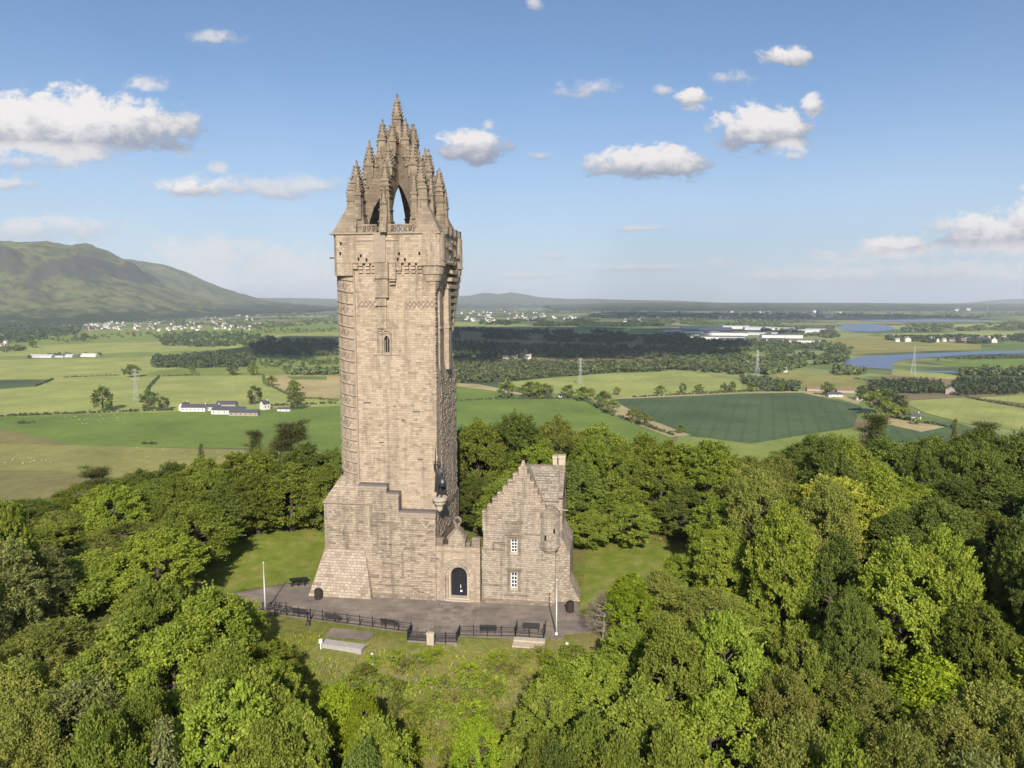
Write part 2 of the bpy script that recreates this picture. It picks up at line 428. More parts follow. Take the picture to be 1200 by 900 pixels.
tb = MB().prism([(-22, -9.5), (-18, -12.6), (-13.2, -13.15), (5.7, -15.9), (11.4, -15.9), (20.9, -15.2), (23.2, -13.6), (27.5, -12.2), (25.5, -8.5), (24.3, -6), (23.5, -4.5), (-9.5, -2), (-14.2, -4)], -1.5, .012)
tag(tb.build('terrace', M_TAR), kind='structure')
fl = MB().prism([(7.0, -6.6), (11.6, -6.6), (11.3, -16.0), (5.9, -16.0)], -.5, .022)
tag(fl.build('path', M_FLAG), kind='structure')
drape('path', [(-3.6, -15.9), (1.6, -16.3), (1.7, -18.3), (-3.5, -18.2)], M_TAR, .04, .8)

# ------------------------------------------------------------------ the plain
def plain_fn(T, b):
    o = T.n('ShaderNodeTexCoord').outputs['Object']
    vo = T.n('ShaderNodeTexVoronoi', distance='MANHATTAN'); T.set(vo.inputs['Vector'], T.vm('ADD', o, T.vm('SCALE', T.comb(T.noise(o, .0012, 2), T.noise(o, .0014, 2), 0), None, scale=260.0))); vo.inputs['Scale'].default_value = .0030
    f = T.n('ShaderNodeSeparateColor'); T.set(f.inputs[0], vo.outputs['Color'])
    c = T.ramp(f.outputs[0], [(0, (.15, .20, .065)), (.2, (.26, .29, .11)), (.4, (.10, .15, .06)), (.55, (.30, .28, .13)), (.7, (.16, .21, .07)), (.85, (.2, .165, .095)), (1, (.24, .28, .10))], 'CONSTANT')
    wd = T.ss(T.noise(o, .0016, 5, .6), .50, .58)
    c = T.mix(T.m('MULTIPLY', wd, .8), c, (.065, .085, .042, 1))
    n = T.noise(o, .02, 4, .7)
    return T.mix(1.0, c, T.ramp(n, [(.3, (.8,) * 3), (.7, (1.2,) * 3)]), 'MULTIPLY')
M_PLAIN = mat('farmland', plain_fn, .95, .05)
pl = MB(); S = 45000
pl.add([(-S, -S, ZP), (S, -S, ZP), (S, S, ZP), (-S, S, ZP)], [(0, 1, 2, 3)])
tag(pl.build('plain', M_PLAIN), kind='structure')

def field_mat(name, c, var=.26, stripe=.14, ang=0.7):
    def fn(T, b):
        o = T.n('ShaderNodeTexCoord').outputs['Object']
        n = T.noise(o, .012, 5, .62); n2 = T.noise(o, .14, 4, .7)
        col = T.ramp(n, [(.25, tuple(x * (1 - var) for x in c)), (.5, c), (.75, (min(1, c[0] * (1 + var * 1.5)), min(1, c[1] * (1 + var)), c[2] * (1 + var)))])
        col = T.mix(1.0, col, T.ramp(n2, [(.25, (.82,) * 3), (.75, (1.14,) * 3)]), 'MULTIPLY')
        col = T.mix(T.m('MULTIPLY', T.ss(T.noise(T.vm('MULTIPLY', o, (1.0, .25, 1.0)), .03, 5, .65), .55, .7), .35), col, (c[0] * 1.25, c[1] * 1.05, c[2] * 1.1, 1))
        if stripe:
            r = T.n('ShaderNodeVectorRotate', rotation_type='Z_AXIS'); T.set(r.inputs['Vector'], o); r.inputs['Angle'].default_value = ang
            wv = T.n('ShaderNodeTexWave'); T.set(wv.inputs['Vector'], r.outputs[0]); wv.inputs['Scale'].default_value = .02; wv.inputs['Distortion'].default_value = .4
            col = T.mix(T.m('MULTIPLY', T.ss(wv.outputs['Fac'], .82, .98), stripe), col, tuple(x * .75 for x in c) + (1,))
        return col
    return mat(name, fn, .95, .05)
FM = {
 'pasture': field_mat('pasture', (0.215, 0.262, 0.069)), 'pale': field_mat('pale_pasture', (0.319, 0.348, 0.109), stripe=.25, ang=.5),
 'green': field_mat('green_field', (0.163, 0.232, 0.052), stripe=.15, ang=1.1), 'deep': field_mat('bean_field', (.088, .130, .062), .3, stripe=.5, ang=.2),
 'olive': field_mat('rough_grazing', (.27, .26, .088), .3), 'tan': field_mat('stubble', (0.429, 0.354, 0.172), stripe=.2, ang=.9),
 'brown': field_mat('ploughed_field', (0.260, 0.195, 0.115)), 'brownish': field_mat('grazed_ground', (.215, .195, .078), .3),
 'strip': field_mat('field_margin', (0.416, 0.342, 0.184), .25),
}
FIELDS = [  # material, pixel outline, layer
 ('pasture', [(-60, 395), (100, 388), (395, 372), (395, 470), (-60, 500)], 1),
 ('pale', [(-60, 410), (60, 404), (190, 400), (395, 388), (395, 398), (190, 412), (-60, 420)], 2),
 ('pale', [(-60, 423), (180, 418), (300, 421), (180, 436), (150, 442), (-60, 446)], 2),
 ('olive', [(-60, 446), (150, 442), (300, 439), (395, 437), (395, 441), (60, 446), (-60, 449)], 3),
 ('pale', [(300, 392), (395, 386), (395, 392), (330, 398)], 3),
 ('pale', [(-60, 459), (60, 445), (190, 441), (308, 440), (340, 464), (395, 474), (395, 476), (203, 482), (-60, 490)], 3),
 ('deep', [(-60, 445), (60, 445), (42, 453), (-60, 460)], 4),
 ('tan', [(310, 440), (395, 440), (395, 468), (345, 466), (312, 450)], 4),
 ('green', [(335, 441), (383, 441), (383, 445), (345, 445)], 5),
 ('green', [(-60, 491), (203, 483), (470, 473), (470, 530), (380, 527), (95, 523), (0, 502), (-60, 500)], 4),
 ('brownish', [(-60, 500), (0, 502), (95, 523), (60, 521), (-60, 519)], 5),
 ('olive', [(-80, 518), (95, 522), (270, 527), (420, 530), (430, 620), (-120, 620)], 5),
 ('brownish', [(-120, 550), (60, 551), (160, 562), (200, 620), (-120, 620)], 6),
 ('green', [(533, 452), (585, 456), (590, 468), (533, 470)], 3),
 ('strip', [(533, 449), (560, 450), (590, 456), (612, 461), (612, 463), (585, 459), (533, 452)], 4),
 ('green', [(520, 469), (680, 467), (718, 487), (790, 511), (770, 540), (520, 560)], 3),
 ('pale', [(583, 449), (640, 443), (720, 437), (806, 435), (870, 448), (868, 459), (742, 466), (690, 466), (640, 460)], 4),
 ('strip', [(715, 466), (870, 460), (935, 458), (985, 462), (1010, 470), (1005, 474), (975, 465), (870, 462), (716, 468)], 5),
 ('deep', [(716, 468), (870, 461), (940, 460), (1010, 476), (1000, 500), (880, 520), (805, 510), (757, 490)], 6),
 ('strip', [(690, 465), (716, 468), (757, 490), (810, 510), (785, 512), (718, 487)], 7),
 ('pasture', [(795, 510), (880, 518), (1010, 500), (1000, 545), (780, 545)], 3),
 ('strip', [(1025, 482), (1060, 493), (1110, 500), (1080, 506), (1040, 497)], 7),
 ('deep', [(1030, 496), (1085, 500), (1120, 512), (1090, 520), (1020, 515)], 5),
 ('pale', [(1056, 470), (1130, 466), (1260, 490), (1260, 512), (1130, 496), (1085, 484)], 5),
 ('pale', [(1140, 466), (1260, 460), (1260, 480)], 6),
 ('olive', [(893, 436), (990, 440), (1030, 448), (1012, 457), (960, 457), (900, 450)], 4),
 ('brown', [(1012, 448), (1045, 440), (1125, 445), (1118, 452), (1015, 453)], 5),
 ('pale', [(1045, 432), (1100, 437), (1125, 440), (1125, 445), (1045, 440)], 5),
 ('green', [(1085, 424), (1260, 418), (1260, 436), (1135, 433)], 4),
 ('olive', [(950, 398), (1030, 394), (1150, 404), (1150, 409), (1000, 415), (980, 405)], 3),
 ('pale', [(1030, 391), (1240, 388), (1240, 395), (1060, 396)], 3),
 ('pale', [(635, 386), (750, 387), (752, 391), (690, 391), (585, 392)], 3),
 ('pale', [(530, 378), (560, 377), (615, 384), (560, 386), (530, 386)], 3),
 ('brownish', [(533, 388), (690, 394), (800, 404), (820, 420), (650, 428), (533, 422)], 2),
 ('pasture', [(740, 402), (870, 406), (930, 412), (860, 416), (750, 406)], 4),
 ('pale', [(975, 383), (1200, 378), (1200, 382), (980, 388)], 3),
]
FI = 0
for k, P, layer in FIELDS:
    z = ZP + .10 + .05 * layer + .004 * FI; FI += 1; P = [(470 if px == 395 else px, py) for px, py in P]
    m = MB(); m.add([tuple(on_z(px, py, z)) for px, py in P], [tuple(range(len(P)))][:1])
    o = m.build('field', FM[k]); tag(o, kind='structure')
    for p in o.data.polygons:
        if p.normal.z < 0: p.flip()
def water_fn(T, b):
    bp = T.n('ShaderNodeBump'); bp.inputs['Strength'].default_value = .05
    o = T.n('ShaderNodeTexCoord').outputs['Object']
    T.set(bp.inputs['Height'], T.noise(o, .05, 3)); T.set(b.inputs['Normal'], bp.outputs[0])
    return (.07, .10, .19, 1)
def smooth(P, k=3):
    for _ in range(k): P = [q for i in range(len(P)) for q in ((.75 * P[i][0] + .25 * P[(i + 1) % len(P)][0], .75 * P[i][1] + .25 * P[(i + 1) % len(P)][1]), (.25 * P[i][0] + .75 * P[(i + 1) % len(P)][0], .25 * P[i][1] + .75 * P[(i + 1) % len(P)][1]))]
    return P
M_WATER = mat('water', water_fn, .3, .3)
for P in ([(985, 425), (1003, 418), (1040, 416), (1075, 414.5), (1147, 411.5), (1290, 409), (1290, 413), (1147, 415), (1095, 418.5), (1062, 421), (1046, 425), (1044, 429), (1054, 433), (1030, 432), (1000, 430)],
          [(1073, 434), (1127, 435), (1120, 438), (1053, 433.5)],
          [(977, 381), (1030, 379), (1053, 385), (1033, 389), (987, 388)], [(985, 375), (1120, 374), (1180, 376), (1060, 377)]):
    P = smooth(P, 3 if len(P) > 6 else 1); m = MB(); m.add([tuple(on_z(px, py, ZP + .9)) for px, py in P], [tuple(range(len(P)))]); o = m.build('river', M_WATER); tag(o, kind='structure')
    for p in o.data.polygons:
        if p.normal.z < 0: p.flip()

# ------------------------------------------------------------------ hills
from mathutils import noise as MN
def fbm(x, y, z=0.0, o=5):
    a, s, f = 0.0, .5, 1.0
    for _ in range(o): a += s * MN.noise((x * f, y * f, z + f)); s *= .5; f *= 2.03
    return a
def hillside(name, crest, tc, tf, tb, m, rough=1.0, nu=170, nv=70, seed=0.0, shape=1.25):
    cx = [c[0] for c in crest]; g = MB(); Vv = []
    for j in range(nv):
        q = j / (nv - 1)
        t = tf + (tc - tf) * q / .62 if q < .62 else tc + (tb - tc) * (q - .62) / .38
        for i in range(nu):
            px = cx[0] + (cx[-1] - cx[0]) * i / (nu - 1)
            py = float(np.interp(px, cx, [c[1] for c in crest]))
            p = on_t(px, py, tc); s = (p - CAMP) @ RT
            hc = max(0.0, p[2] - ZP)
            f = (q / .62) ** shape if q < .62 else 1 - ((q - .62) / .38) ** 1.6
            sc = 900.0 * tc / 5000
            gul = fbm(s / sc + seed, t / (sc * 1.6), seed) * .55 + fbm(s / sc * 3 + seed, t / sc * 2.2, seed + 4) * .22
            fade = min(1, q * 5) * (1 - max(0, 1 - abs(q - .62) / .16) * .75)
            h = hc * f * (1 + rough * .55 * gul * fade) + rough * 22 * fbm(s / 160, t / 160, seed + 9) * min(1, hc * f / 90)
            x, y = xy(s, t)
            Vv.append((x, y, ZP - 3 + max(h, 0)))
    g.add(Vv, [(j * nu + i, j * nu + i + 1, (j + 1) * nu + i + 1, (j + 1) * nu + i) for j in range(nv - 1) for i in range(nu - 1)])
    return tag(g.build(name, m, smooth=True), kind='structure')
def hillmat(name, crag=1.0, wood=60.0, dark=1.0):
    def fn(T, b):
        tcn = T.n('ShaderNodeTexCoord'); o = tcn.outputs['Object']; ge = T.n('ShaderNodeNewGeometry')
        sx = T.n('ShaderNodeSeparateXYZ'); T.set(sx.inputs[0], o)
        n1 = T.noise(o, .0028, 6, .62); n2 = T.noise(o, .011, 6, .7)
        c = T.ramp(n1, [(.3, (.045, .052, .022)), (.43, (.10, .118, .038)), (.55, (.16, .158, .06)), (.7, (.08, .068, .038))])
        c = T.mix(T.m('MULTIPLY', T.ss(n2, .50, .60), .85), c, (.045, .05, .026, 1))
        sn = T.n('ShaderNodeSeparateXYZ'); T.set(sn.inputs[0], ge.outputs['Normal'])
        st_ = T.ss(T.m('ADD', sn.outputs[2], T.m('MULTIPLY', n2, .35)), .975, .88)
        c = T.mix(T.m('MULTIPLY', st_, .8 * crag), c, (.075, .068, .06, 1))
        lowz = T.ss(T.m('ADD', sx.outputs[2], T.m('MULTIPLY', T.m('SUBTRACT', T.noise(o, .006, 5, .65), .5), 330.0)), wood + 25, wood - 25)
        return T.mix(lowz, c, T.mix(T.noise(o, .05, 3), (.018, .032, .012, 1), (.045, .062, .022, 1)))
    return mat(name, fn, .98, .02)
HM1 = hillmat('hill_heath', 1.0, -45.0); HM2 = hillmat('far_hill_heath', .6, -20.0)
hillside('hills', [(-330, 318), (-200, 300), (-90, 286), (0, 283), (30, 284.5), (48, 286), (64, 291), (76, 298), (90, 301), (97, 307), (104, 316), (116, 326), (135, 334), (160, 342), (195, 354), (250, 370), (305, 388)], 6200, 3900, 8600, HM1, 2.8, nu=210, nv=90, seed=2.3)
hillside('hills', [(-40, 330), (40, 300), (80, 297.5), (110, 300.5), (140, 301.5), (165, 305), (182, 310), (200, 318), (222, 328), (240, 338), (262, 345), (290, 351), (330, 356), (380, 362)], 9200, 6300, 12000, HM2, 1.6, nu=200, nv=90, seed=7.7)
FARH = hillmat('distant_moor', 0, -55.0)
hillside('hills', [(180, 356), (235, 344.5), (262, 346), (285, 347), (300, 349), (350, 349), (400, 350), (460, 351), (530, 352), (600, 358)], 15500, 12500, 17500, FARH, .35, nu=90, nv=24, seed=1.1)
hillside('hills', [(470, 358), (520, 347), (552, 346), (566, 342.5), (575, 343), (584, 344.5), (598, 342), (612, 344), (632, 348), (668, 350), (690, 349.5), (730, 351), (790, 352), (860, 355)], 17500, 14000, 20000, FARH, .3, nu=110, nv=24, seed=5.1)
hillside('hills', [(640, 357), (740, 354.5), (820, 354), (900, 354.5), (1000, 354.5), (1100, 356), (1180, 355.5), (1320, 357)], 12500, 9500, 14500, FARH, .5, nu=110, nv=24, seed=8.1)
hillside('hills', [(1080, 359), (1140, 356), (1165, 352.5), (1185, 350.5), (1215, 349), (1320, 350)], 19500, 17500, 21500, FARH, .3, nu=50, nv=20, seed=3.3)
# ------------------------------------------------------------------ the monument
tower = thing('monument_tower', 'tall square sandstone tower with an open crown spire on the hilltop', 'tower')
rnd = random.Random(3)
# base block: wide wing with stepped weatherings in front of the shaft
b = MB()
# front wall kept clear of the gateway side
b.prism_y([(-8.0, 0), (6.42, 0), (6.42, 11.2), (1.75, 11.2), (1.75, 13.5), (.2, 13.5), (.2, 14.4), (-3.3, 14.4), (-3.3, 12.9), (-8.0, 12.25)], -6.6, -5.62)
b.prism([(-8.0, -5.62), (6.42, -5.62), (6.42, 7.2), (-8.0, 7.2)], 0, 10.9)
b.add([(-8.0, -6.6, 12.25), (-3.4, -6.6, 12.8), (-3.55, -5.3, 15.1), (-6.3, -4.9, 15.1), (-6.4, 5.5, 15.1), (-8, 7.2, 12.25), (-3.55, 5.5, 15.1), (-8, -6.6, 10.9), (-8, 7.2, 10.9)],
      [(0, 1, 2, 3), (0, 3, 4, 5), (3, 2, 6, 4), (7, 0, 5, 8)], 0)
b.build('base_block', ST_GREY, tower)
b = MB()
for x0, x1, z in ((-3.42, .28, 14.4), (.2, 1.83, 13.5), (1.75, 6.5, 11.2)):
    b.frust((x0, x1, -6.75, -5.5), (x0 + .03, x1 - .03, -6.6, -5.5), z, z + .16)
    b.box(x0, x1, -6.70, -5.5, z - .34, z - .004, 1)
    b.box(x0 + .02, x1 - .02, -6.66, -5.5, z - .62, z - .37, 1)
for x, z0, z1 in ((.2, 13.5, 14.4), (1.75, 11.2, 13.5)): b.box(x + .004, x + .09, -6.69, -5.5, z0 + .17, z1 - .36, 0)
b.build('stepped_coping', [LEAD, TRIM], tower)
# the small roof of the left shoulder
b = MB()
b.box(-8.12, -2.0, -6.76, -6.604, 12.0, 12.22); b.box(-8.12, -8.004, -6.6, 7.2, 12.0, 12.22)
b.build('string_course', TRIM, tower)
b = MB(); b.frust((-10.1, -1.75, -7.55, 6.5), (-8.02, -2.7, -6.63, 6.2), -.2, 6.05); b.build('battered_buttress', ST_PALE, tower)
b = MB(); b.frust((-1.7, 6.5, -6.78, -6.605), (-1.7, 6.45, -6.61, -6.605), .0, .55)
b.box(-.2, 3.6, -6.74, -6.606, 1.62, 1.78); b.box(-2.2, -1.0, -6.8, -6.606, 2.6, 2.95); b.box(4.6, 5.9, -6.68, -6.606, 2.3, 2.42); b.box(1.9, 6.4, -6.68, -6.606, 8.9, 9.03)
b.build('plinth_course', ST_DARK, tower)
b = MB()
for k in range(120):
    x = rnd.uniform(-2.0, 6.0); z = rnd.uniform(.6, 10.6); wq = rnd.uniform(.3, 1.0)
    b.box(x, x + wq, -6.6 - rnd.uniform(.012, .05), -6.597, z, z + rnd.uniform(.1, .27))
for k in range(40):
    x = rnd.uniform(-7.8, -2.6); z = rnd.uniform(6.3, 11.6); wq = rnd.uniform(.3, .9)
    b.box(x, x + wq, -6.6 - rnd.uniform(.012, .05), -6.597, z, z + rnd.uniform(.1, .27))
b.build('proud_stones', ST_DARK, tower)
# shallow carved panels and pilaster strips on the base front
b = MB()
for x0, x1, z0, z1, d in ((-2.0, -1.7, 8.2, 12.1, .06), (.5, .75, 5.6, 9.6, .06), (2.0, 2.25, 2.6, 6.2, .05), (-2.0, 1.0, 9.75, 9.95, .07), (-1.6, -.9, 10.2, 11.0, .09), (-.7, 0.0, 10.2, 11.0, .09), (.9, 1.5, 9.0, 9.8, .08), (-5.6, -5.4, 7.4, 8.6, .08), (-1.2, 2.6, 6.9, 7.02, .06)):
    b = MB(); b.box(x0, x1, -6.6 - d * 1.8, -6.603, z0, z1); b.build('carved_panel', ST_DARK, tower)

# shaft: front skin in two halves round the lancet window, then the body behind
WX, WZ0, WZ1 = .27, 31.0, 33.1
b = MB()
lw = [(-3.75, 10.9), (WX, 10.9), (WX, WZ0), (WX - .36, WZ0), (WX - .36, WZ1 - .55), (WX - .2, WZ1 - .18), (WX, WZ1), (WX, 42.9), (-3.75, 42.9)]
rw = [(WX, 10.9), (6.42, 10.9), (6.42, 42.9), (WX, 42.9), (WX, WZ1), (WX + .2, WZ1 - .18), (WX + .36, WZ1 - .55), (WX + .36, WZ0), (WX, WZ0)]
b.prism_y(lw, -5.5, -4.9); b.prism_y(rw, -5.5, -4.9)
b.build('shaft_front', ST, tower)
b = MB(); b.box(-3.75, 6.42, -4.9, 3.4, 10.9, 42.9); b.build('shaft', ST, tower)
wn = MB(); wn.box(WX - .4, WX + .4, -5.02, -4.98, WZ0 - .05, WZ1); wn_o = wn.build('window', GLASS, tower)
f = MB()
f.box(WX - .35, WX - .27, -5.14, -5.03, WZ0, WZ1 - .5); f.box(WX + .27, WX + .35, -5.14, -5.03, WZ0, WZ1 - .5); f.box(WX - .03, WX + .03, -5.12, -5.03, WZ0, WZ1)
f.build('window_frame', TRIM, wn_o)
h = MB()
for sgn in (-1, 1):
    h.box(*sorted((WX + sgn * .62, WX + sgn * .5)), -5.66, -5.503, WZ0 - .2, WZ1 + .1)
    h.add([(WX + sgn * .66, -5.7, WZ1 + .1), (WX + sgn * .66, -5.7, WZ1 + .3), (WX, -5.7, WZ1 + .95), (WX, -5.7, WZ1 + .7), (WX + sgn * .66, -5.5, WZ1 + .1), (WX + sgn * .66, -5.5, WZ1 + .3), (WX, -5.5, WZ1 + .95), (WX, -5.5, WZ1 + .7)],
          [(0, 1, 2, 3), (1, 5, 6, 2), (0, 3, 7, 4), (0, 4, 5, 1)])
    h.box(*sorted((WX + sgn * .66, WX + sgn * 1.6)), -5.58, -5.503, WZ0 - .32, WZ0 - .2)
h.box(WX - .5, WX + .5, -5.62, -5.503, WZ0 - .35, WZ0 - .08)
h.build('hood_mould', TRIM, wn_o)
s = MB(); s.frust((WX - .14, WX + .14, -5.53, -5.504), (WX - .22, WX + .22, -5.53, -5.504), WZ0 - 2.6, WZ0 - .4)
s.build('sill_apron', TRIM, wn_o)
# proud mouldings: long corner roll left, the hanging pilaster in the middle, chevron bands
b = MB()
b.box(-3.80, -3.58, -5.66, -5.503, 15, 41.0)
b.box(2.55, 2.72, -5.60, -5.503, 30.6, 37.2)
b.build('corner_roll', TRIM, tower)
b = MB()
z = 45.2
for x0, x1, z0, z1, y in ((-.95, .75, 40.2, 43.4, 6.02), (-.9, .70, 37.9, 40.196, 5.92), (-.85, .42, 36.9, 37.896, 5.8), (-.72, .38, 34.2, 36.9, 5.68)):
    b.box(x0, x1, -y, -5.504, z0, z1)
    b.box(x0 - .06, x1 + .06, -y - .09, -5.504, z0 - .16, z0 - .004)
for k in range(3): b.box(-.7, .36, -5.72 + .05 * k, -5.504, 33.95 - .3 * k, 34.1 - .3 * k)
b.build('hanging_pilaster', ST, tower)
b = MB()
for x0, n in ((-3.3, 5), (2.8, 7)):
    for k in range(n):
        x = x0 + k * .55
        for d in (0, 1):
            p, q = (x, 36.6 + .75 * d), (x + .55, 37.35 - .75 * d)
            b.bar((p[0], -5.53, p[1]), (q[0], -5.53, q[1]), .11)
b.build('chevron_band', TRIM, tower)
# weather-worn recessed and proud stones
b = MB()
for k in range(110):
    x = rnd.uniform(-3.3, 6.0); z = rnd.uniform(15, 41); wq = rnd.uniform(.3, .9)
    if abs(x - WX) < 1.3 and 27 < z < 43: continue
    b.box(x, x + wq, -5.5 - rnd.uniform(.015, .06), -5.497, z, z + rnd.uniform(.1, .28))
b.build('worn_stones', ST_GREY, tower)
b = MB()
for x, z, wq in ((-2.9, 24.6, 1.0), (3.5, 23.6, .9), (2.0, 22.5, .45), (-.9, 16.6 + 3, .55), (4.0, 17.6, .7), (1.0, 24.2, .3)): b = MB(); b.box(x, x + wq, -5.507, -5.4, z, z + .2); b.build('drain_slot', DARKT, tower)

# round stair turret with climbing bands of tracery
TX, TY, TR = -4.12, -3.22, 2.34
tu = MB(); tu.lathe(TX, TY, [(TR, 14.6), (TR, 42.4)], 40); tr_o = tu.build('stair_turret', ST, tower)
b = MB(); a0, a1 = R(150), R(276)
for k in range(21):
    zb = 15.6 + k * 1.42
    pts = []
    for i in range(15):
        t = i / 14; a = a0 + (a1 - a0) * t; zz = zb + .95 * (1 - t) ** 1.1
        if zz > 41.6: continue
        pts.append((TX + (TR + .06) * math.cos(a), TY + (TR + .06) * math.sin(a), zz))
    if len(pts) < 3: continue
    b.tube(pts, .115, 4)
    for i in range(2, 14, 2 if k % 2 else 3):
        t = i / 14; a = a0 + (a1 - a0) * t; z0 = zb + .95 * (1 - t) ** 1.1 + .1
        if z0 > 40.4: continue
        c, s_ = TX + (TR + .05) * math.cos(a), TY + (TR + .05) * math.sin(a)
        if k % 2: b.bar((c, s_, z0), (c, s_, z0 + 1.2), .13)
        else:
            b.bar((c, s_, z0), (c, s_, z0 + 1.2), .17)
            a2 = a + R(11); c2, s2 = TX + (TR + .04) * math.cos(a2), TY + (TR + .04) * math.sin(a2)
            b.bar((c, s_, z0 + .1), (c2, s2, z0 + .7), .12); b.bar((c2, s2, z0 + .7), (c, s_, z0 + 1.1), .12)
b.build('tracery_band', TRIM, tr_o)
b = MB()
for k in range(0, 21, 2):
    zb = 15.6 + k * 1.42
    for i in (4, 7, 10):
        t = i / 14; a = a0 + (a1 - a0) * (t + .03); z0 = zb + .95 * (1 - t) + .45
        if z0 > 40: continue
        c, s_ = TX + (TR - .03) * math.cos(a), TY + (TR - .03) * math.sin(a)
        b.box(c - .1, c + .1, s_ - .1, s_ + .1, z0, z0 + .42)
b.build('stair_light', DARKT, tr_o)

# the rough right-hand side: projecting buttress, weathering, teeth of rustication
b = MB(); b.prism([(6.42, -5.2), (6.46, -5.2), (6.62, -4.2), (6.62, 5.1), (2, 5.1), (2, 3.4), (6.42, 3.4)], 10.5, 28.3)
b.add([(6.42, -5.2, 28.3), (6.62, -4.2, 28.3), (6.62, 5.1, 28.3), (3, 5.1, 28.3), (6.42, -5.0, 29.6), (6.42, 3.4, 30.4), (3, 3.4, 30.4)], [(0, 1, 4), (1, 2, 5, 4), (2, 3, 6, 5)])
b.build('side_buttress', ST_GREY, tower)
b = MB()
z = 7.5
while z < 28:
    hgt = rnd.uniform(.26, .4); y = -5.45
    while y < 5.0:
        l = rnd.uniform(.4, .95); X = 6.42 if y < -4.2 else 6.62
        if z < 10.9: X = 6.42
        d = rnd.uniform(.03, .14)
        y1 = min(y + l, 5.1)
        b.frust((X - .05, X + d, y + .02, y1 - .02), (X - .05, X + d * rnd.uniform(.3, 1), y + .02, y1 - .04), z, z + hgt - .04); y += l
    z += hgt
while z < 41:
    hgt = rnd.uniform(.26, .4)
    d = rnd.uniform(.04, .2)
    b.frust((6.38, 6.42 + d, -5.5 + rnd.uniform(0, .05), -4.6 - rnd.uniform(0, .5)), (6.38, 6.42 + d * .5, -5.46, -4.7), z, z + hgt - .07)
    if rnd.random() < .7: b.frust((6.38, 6.42 + d * .6, -2.2, -1.6), (6.38, 6.42 + d * .4, -2.2, -1.7), z, z + hgt - .07)
    z += hgt
b.build('rustication', ST_GREY, tower)
b = MB()
for y0, y1, x in ((-3.9, -2.7, 6.625), (-.9, .6, 7.05)):
    b.box(6.4, x, y0, y1, 28.6, 39.5); b.box(6.4, x + .12, y0 - .1, y1 + .1, 33.9, 34.15); b.box(6.4, x + .15, y0 - .12, y1 + .12, 38.9, 39.3)
b.build('side_pilaster', ST, tower)
b = MB()
for k in range(9):                                               # stepped corbelling out to the back corner
    z = 33.4 + k * .92; b.box(3, 6.7 + .07 * k, 3.36, 3.4 + .32 * (k + 1), z, z + .93 if k < 8 else 41.4)
    b.box(6.38, 6.6 + .09 * k, 1.2 - .1 * k, 3.38, z, z + .5)
b.build('corbel_stair', ST, tower)

# parapet storey
b = MB(); b.prism([(-6.22, -5.3), (-5.7, -5.95), (7.2, -5.95), (7.25, 6.0), (-6.22, 6.0)], 41.9, 45.35)
b.prism([(-6.22, -5.28), (-5.7, -5.9), (-3.7, -5.9), (-3.7, 5.5), (-6.22, 5.5)], 40.4, 41.896)
b.build('parapet_storey', ST, tower)
b = MB()
for x0, x1, z0 in ((-3.66, -3.1, 41.2), (.84, 1.7, 40.0), (1.75, 2.4, 41.0)): b.box(x0, x1, -5.86, -5.504, z0, 41.9)
for x0 in (-3.0, -2.1, -1.35, 1.2 + .6, 2.75, 3.6, 4.4):
    for k in range(3): b.box(x0, x0 + .52, -5.92 + .12 * k, -5.504, 41.55 - .42 * k, 41.86 - .42 * k)
b.box(.85, 1.65, -5.92, -5.504, 39.7, 39.9); b.box(.9, 1.6, -5.85, -5.504, 39.3, 39.5)
b.build('corbel_table', ST, tower)
b = MB()
for x, z in ((-5.2, 44.1), (-5.3, 42.9), (-2.7, 42.6), (2.1, 42.8), (4.6, 42.8), (-3.0, 42.2), (-2.0, 42.1), (1.9, 42.15), (2.8, 42.1)):
    b = MB(); b.box(x, x + .22, -6.0, -5.7, z, z + .36); b.build('gun_loop', VOID, tower)
b = MB(); b.box(-6.5, 7.3, -6.12, 6.15, 45.35, 45.52); b.box(-.98, .55, -6.14, -5.9, 41.95, 45.34)
b.box(-3.3, 2.2, -6.06, -5.96, 44.55, 44.66)
b.build('parapet_cornice', TRIM, tower)
for cx, cy in ((6.0, -4.75), (6.1, 4.9), (-4.9, 4.6)):
    b = MB(); b.lathe(cx, cy, [(.25, 38.1), (.7, 38.9), (.95, 39.7), (1.05, 39.72), (1.2, 40.5), (1.3, 40.52), (1.45, 41.5), (1.62, 41.55), (1.62, 41.9), (1.55, 41.95), (1.55, 45.5)], 24)
    b.build('bartizan', ST, tower)
b = MB()
for x0, x1, z in ((-6.95, -6.22, 42.6), (7.25, 8.0, 42.2)): b = MB(); b.tube([(x0, -5, z), (x1, -5, z)], .09, 8); b.build('water_spout', DARKT, tower)
b = MB()                                                          # rugged right parapet, stepped merlons
for k in range(26):
    y = -3 + rnd.random() * 8.6; z = rnd.uniform(42, 45.6); b.box(7.2, 7.25 + rnd.uniform(.08, .4), y, y + rnd.uniform(.25, .5), z, z + rnd.uniform(.2, .5))
b.build('rugged_stones', ST_DARK, tower)
for y in (-2.8, -.4, 2.0, 4.3): b = MB(); b.box(6.7, 7.45, y, y + 1.1, 45.53, 46.5); b.build('merlon', ST_DARK, tower)
# balustrade along the front
b = MB()
for x0, x1 in ((-2.55, -.55), (.9, 4.0)):
    b.box(x0, x1, -5.9, -5.62, 46.32, 46.52); b.box(x0, x1, -5.88, -5.65, 45.52, 45.66)
    x = x0 + .1
    while x < x1 - .1:
        b.box(x, x + .14, -5.84, -5.70, 45.66, 46.32)
        b.bar((x + .1, -5.77, 45.7), (x + .5, -5.77, 46.3), .12); b.bar((x + .5, -5.77, 45.7), (x + .1, -5.77, 46.3), .12); x += .56
b.build('balustrade', ST_CROWN, tower)

